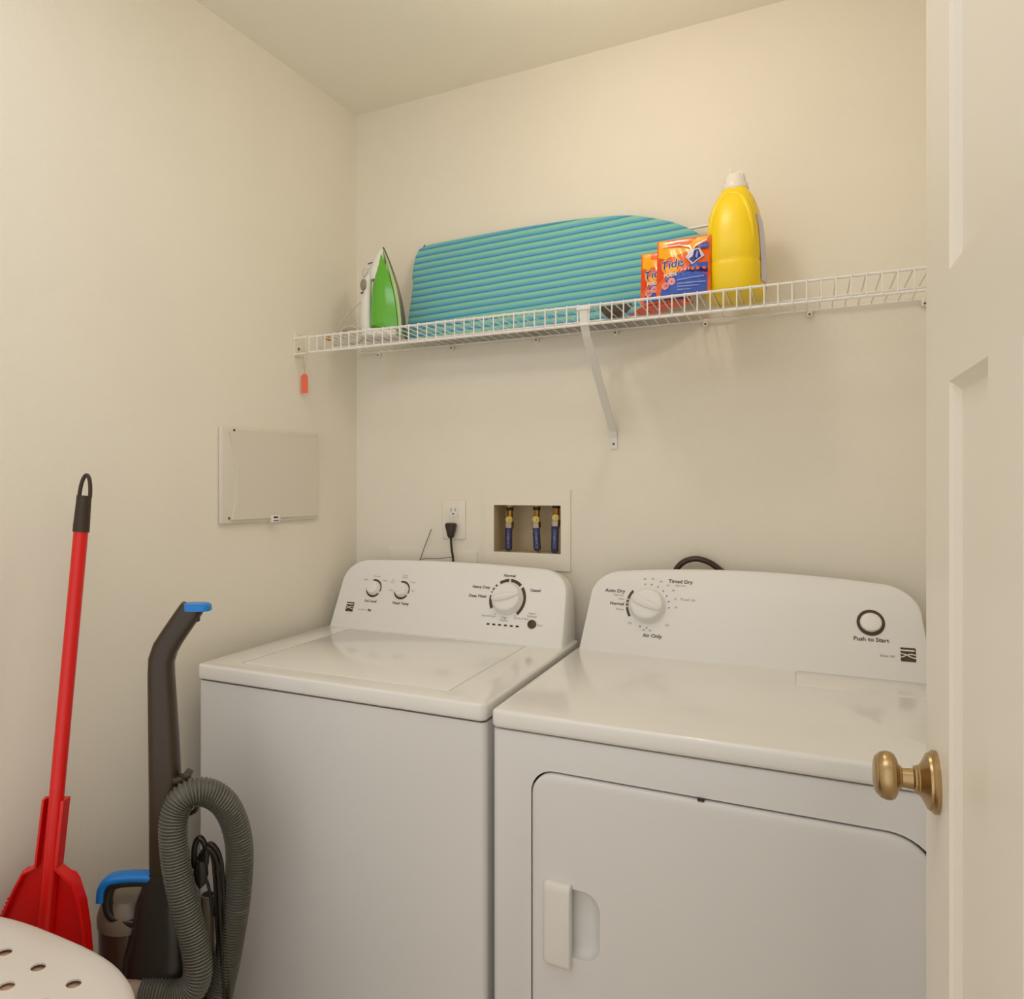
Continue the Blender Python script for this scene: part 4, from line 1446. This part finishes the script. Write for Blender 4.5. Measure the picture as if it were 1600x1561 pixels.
# upper hook holding the hose
bm = BM()
box(bm, (-0.004, -0.012, -0.007), (0.028, 0.012, 0.006), bev=0.003, mtx=Matrix.Translation((0.022, -0.010, 0.768)) @ Matrix.Rotation(math.radians(-8), 4, 'Y'))
box(bm, (-0.007, -0.013, -0.006), (0.007, 0.013, 0.008), bev=0.003, mtx=Matrix.Translation((0.045, -0.010, 0.776)) @ Matrix.Rotation(math.radians(25), 4, 'Y'))
hk1 = build('hose_hook', bm, 'vdark', vac)
bm = BM()
tube(bm, catmull([(0.030, 0.0, 0.72), (0.058, 0.0, 0.722), (0.058, 0.0, 0.705), (0.042, 0.0, 0.697)], 4), 0.0045, 8)
build('hose_hook', bm, 'vdark', vac)
# hose
bm = BM()
hp = [(-0.0227, -0.052, 0.3918), (0.0087, -0.058, 0.393), (0.0431, -0.062, 0.393), (0.0705, -0.062, 0.409), (0.0785, -0.06, 0.4417), (0.0692, -0.056, 0.4921), (0.0510, -0.054, 0.558), (0.0357, -0.05, 0.6242), (0.0286, -0.046, 0.6897), (0.0339, -0.04, 0.7262), (0.0512, -0.034, 0.7478),
      (0.0803, -0.022, 0.7487), (0.1087, -0.01, 0.7281), (0.127, 0, 0.6934), (0.1379, 0.006, 0.6479), (0.1395, 0.01, 0.5968), (0.1329, 0.012, 0.5218), (0.1239, 0.014, 0.4652), (0.114, 0.014, 0.4096), (0.1021, 0.012, 0.3554), (0.0915, 0.01, 0.3013), (0.0757, 0, 0.2472), (0.05, 0.0, 0.21)]
pth = resample(catmull(hp, 14), 0.0011)
tube(bm, pth, lambda i: 0.0268 - (0.0, 0.0002, 0.0032, 0.0044, 0.0032)[i % 5], 22)
build('hose', bm, 'vhose', vac, sharp=80, label='grey ribbed hose')
# body: duct column widening downwards
bm = BM()
bd = [(-0.010, 0.592, 0.033, 0.029), (-0.014, 0.565, 0.040, 0.034), (-0.016, 0.530, 0.050, 0.040), (-0.014, 0.490, 0.056, 0.046), (-0.018, 0.440, 0.066, 0.052), (-0.016, 0.380, 0.072, 0.055), (-0.006, 0.330, 0.076, 0.056), (0.0, 0.24, 0.080, 0.058), (0.0, 0.16, 0.075, 0.055)]
loft(bm, [xy_ring(c[0] + 0.012, c[1], c[2], c[3], (0, 1), 3, 28, 0.0) for c in bd])
build('body', bm, 'vbody', vac, sharp=50)
# dust cup with grey lid
bm = BM(); lathe(bm, [(0.20, 0.048), (0.22, 0.052), (0.44, 0.0535), (0.478, 0.0545)], (-0.083, 0.030, 0), (0, 0, 1), 36)
cup = build('dust_cup', bm, 'cup', vac, label='smoky brown dust cup')
bm = BM(); lathe(bm, [(0.478, 0.056), (0.494, 0.0565), (0.512, 0.051), (0.530, 0.040), (0.535, 0.0)], (-0.083, 0.030, 0), (0, 0, 1), 36)
build('cup_lid', bm, 'vgrey', cup, label='grey lid')
# carry handle: blue top strap over a dark loop
def strap(pts, hw, hd, m, name, par, label=None):
    bm = BM()
    secs = []
    n = len(pts)
    for i in range(n):
        a_ = pts[max(0, i - 1)]; b_ = pts[min(n - 1, i + 1)]
        t = (b_ - a_).normalized(); s = Vector((t.z, 0, -t.x))
        p = pts[i]
        h_ = hw(i / (n - 1)) if callable(hw) else hw
        secs.append([p + s * (h_ * math.copysign(abs(math.cos(k * PI / 8)) ** .7, math.cos(k * PI / 8))) + Vector((0, hd * math.copysign(abs(math.sin(k * PI / 8)) ** .7, math.sin(k * PI / 8)), 0)) for k in range(16)])
    loft(bm, secs)
    return build(name, bm, m, par, sharp=50, label=label)
strap(catmull([Vector(p) for p in [(-0.014, -0.012, 0.584), (-0.045, -0.012, 0.5855), (-0.085, -0.012, 0.583), (-0.104, -0.012, 0.577), (-0.1145, -0.012, 0.563), (-0.117, -0.012, 0.540)]], 5), 0.0085, 0.015, 'vblue', 'carry_handle', vac, 'blue carry handle')
strap(catmull([Vector(p) for p in [(-0.018, -0.010, 0.5745), (-0.050, -0.010, 0.5755), (-0.085, -0.010, 0.572), (-0.100, -0.010, 0.560), (-0.1065, -0.010, 0.535), (-0.099, -0.010, 0.512), (-0.080, -0.010, 0.502), (-0.055, -0.010, 0.498), (-0.03, -0.010, 0.500)]], 5), 0.0085, 0.013, 'vbody', 'handle_loop', vac)
# cord hook with the wound cord
bm = BM()
strap_pts = catmull([Vector(p) for p in [(0.066, 0.00, 0.59), (0.056, -0.002, 0.610), (0.057, -0.002, 0.636), (0.064, -0.002, 0.652), (0.072, -0.002, 0.648), (0.078, -0.002, 0.630), (0.078, -0.002, 0.605), (0.072, -0.002, 0.592)]], 5)
tube(bm, strap_pts, 0.0058, 10)
loft(bm, [sell(0.069, -0.004, z, a_, 0.010, 2, 20) for z, a_ in ((0.562, 0.004), (0.568, 0.010), (0.585, 0.0145), (0.600, 0.013), (0.612, 0.008))])
tube(bm, [(0.02, 0.01, 0.60), (0.066, 0.004, 0.598)], 0.008, 10)
build('cord_hook', bm, 'vbody', vac)
for k, (dx, dy) in enumerate(((0, 0), (0.007, 0.004), (-0.006, -0.003), (0.003, -0.010), (0.0105, -0.006), (-0.002, 0.010))):
    bm = BM()
    s = 1 + 0.05 * k
    tube(bm, catmull([(0.064 + dx * .2, 0.004, 0.612), (0.080 + dx * .6, dy, 0.636 + dx * 0.6), (0.096 + dx, dy, 0.618), (0.1015 + dx, dy, 0.570), (0.1045 + dx, dy, 0.50), (0.1085 + dx, dy, 0.42), (0.112 + dx, dy, 0.34), (0.106 + dx, dy, 0.25), (0.085, dy, 0.20)], 7), 0.0036, 9)
    build('cord', bm, 'vbody', vac)
bm = BM(); tube(bm, catmull([(0.066, 0.0, 0.598), (0.079, 0.004, 0.565), (0.085, 0.006, 0.535), (0.091, 0.006, 0.50)], 6), 0.0032, 8)
build('cord', bm, 'vbody', vac)
# grey crevice tool standing behind the hose
bm = BM()
lathe(bm, [(0.30, 0.013), (0.531, 0.0135), (0.5315, 0.0112), (0.45, 0.010)], (0.075, 0.024, 0), (0, 0, 1), 24)
build('crevice_tool', bm, 'vgrey', vac, label='pale grey tube tool')
bm = BM(); tube(bm, catmull([(-0.075, -0.040, 0.375), (-0.055, -0.045, 0.388), (-0.040, -0.050, 0.392), (-0.022, -0.052, 0.392)], 5), 0.022, 16)
build('hose_connector', bm, 'pink', vac, label='beige hose connector')
# floor head
bm = BM()
loft(bm, [sell(-0.035, 0.03, z, a_, b_, 4, 36) for z, a_, b_ in ((0.001, 0.100, 0.090), (0.012, 0.106, 0.096), (0.05, 0.106, 0.096), (0.075, 0.098, 0.09), (0.09, 0.08, 0.09), (0.17, 0.05, 0.055))])
build('floor_head', bm, 'vbody', vac)
for s in (-1, 1):
    bm = BM(); lathe(bm, [(-0.012, 0.028), (-0.009, 0.032), (0.009, 0.032), (0.012, 0.028)], (0.065, 0.03 + 0.085 * s, 0.032), (0, 1, 0), 24)
    build('wheel', bm, 'blackrub', vac)

# ------------------------------------------------------------------ laundry hamper in the foreground
hx, hy = 0.205, -1.447
ham = empty('laundry_hamper', 'white plastic laundry hamper with round holes in its domed lid', 'hamper', (hx, hy, 0))
HA, HB, HZ = 0.272, 0.222, 0.622
bm = BM()
secs = []
for s, z in ((0.70, 0.0), (0.73, 0.006), (0.90, 0.54), (0.905, 0.575)):
    secs.append(sell(0, 0, z, HA * s, HB * s, 3, 56))
for s, z in ((0.885, 0.575), (0.88, 0.54), (0.71, 0.012)):
    secs.append(sell(0, 0, z, HA * s, HB * s, 3, 56))
loft(bm, secs)
build('basket', bm, 'hamper', ham, sharp=50)
bm = BM()
loft(bm, [sell(0, 0, z, HA * s, HB * s, 3, 56) for s, z in ((0.70, 0.013), (0.75, 0.25), (0.84, 0.50), (0.87, 0.56), (0.84, 0.600), (0.75, 0.6120), (0.4, 0.6150))])
build('lining', bm, 'hampin', ham, label='brown cloth inside')
bm = BM()
secs = []
for s, z in ((0.955, 0.572), (0.985, 0.570), (1.0, 0.577), (1.0, 0.590), (0.992, 0.602), (0.972, 0.611), (0.93, 0.6165), (0.80, 0.6195), (0.5, 0.6215), (0.1, 0.622)):
    secs.append(sell(0, 0, z, HA * s, HB * s, 3, 72))
for s, z in ((0.1, 0.619), (0.5, 0.6185), (0.80, 0.6165), (0.92, 0.6135), (0.955, 0.608), (0.955, 0.590)):
    secs.append(sell(0, 0, z, HA * s, HB * s, 3, 72))
loft(bm, secs)
ring_first = None
lid = build('lid', bm, 'hamper', ham, sharp=50)
cb = BM()
for j in range(5):
    for i in range(-2, 5):
        x = 0.183 + 0.0765 * i + 0.0
        y = -1.3075 - 0.0490 * j
        dx_, dy_ = x - hx, y - hy
        if abs(dx_) < 0.17 and abs(dy_) < 0.16:
            lathe(cb, [(0.60, 0.0106), (0.64, 0.0106)], (dx_, dy_, 0), (0, 0, 1), 24)
boolean(lid, build('c', cb, 'hamper', ham, smooth=False))
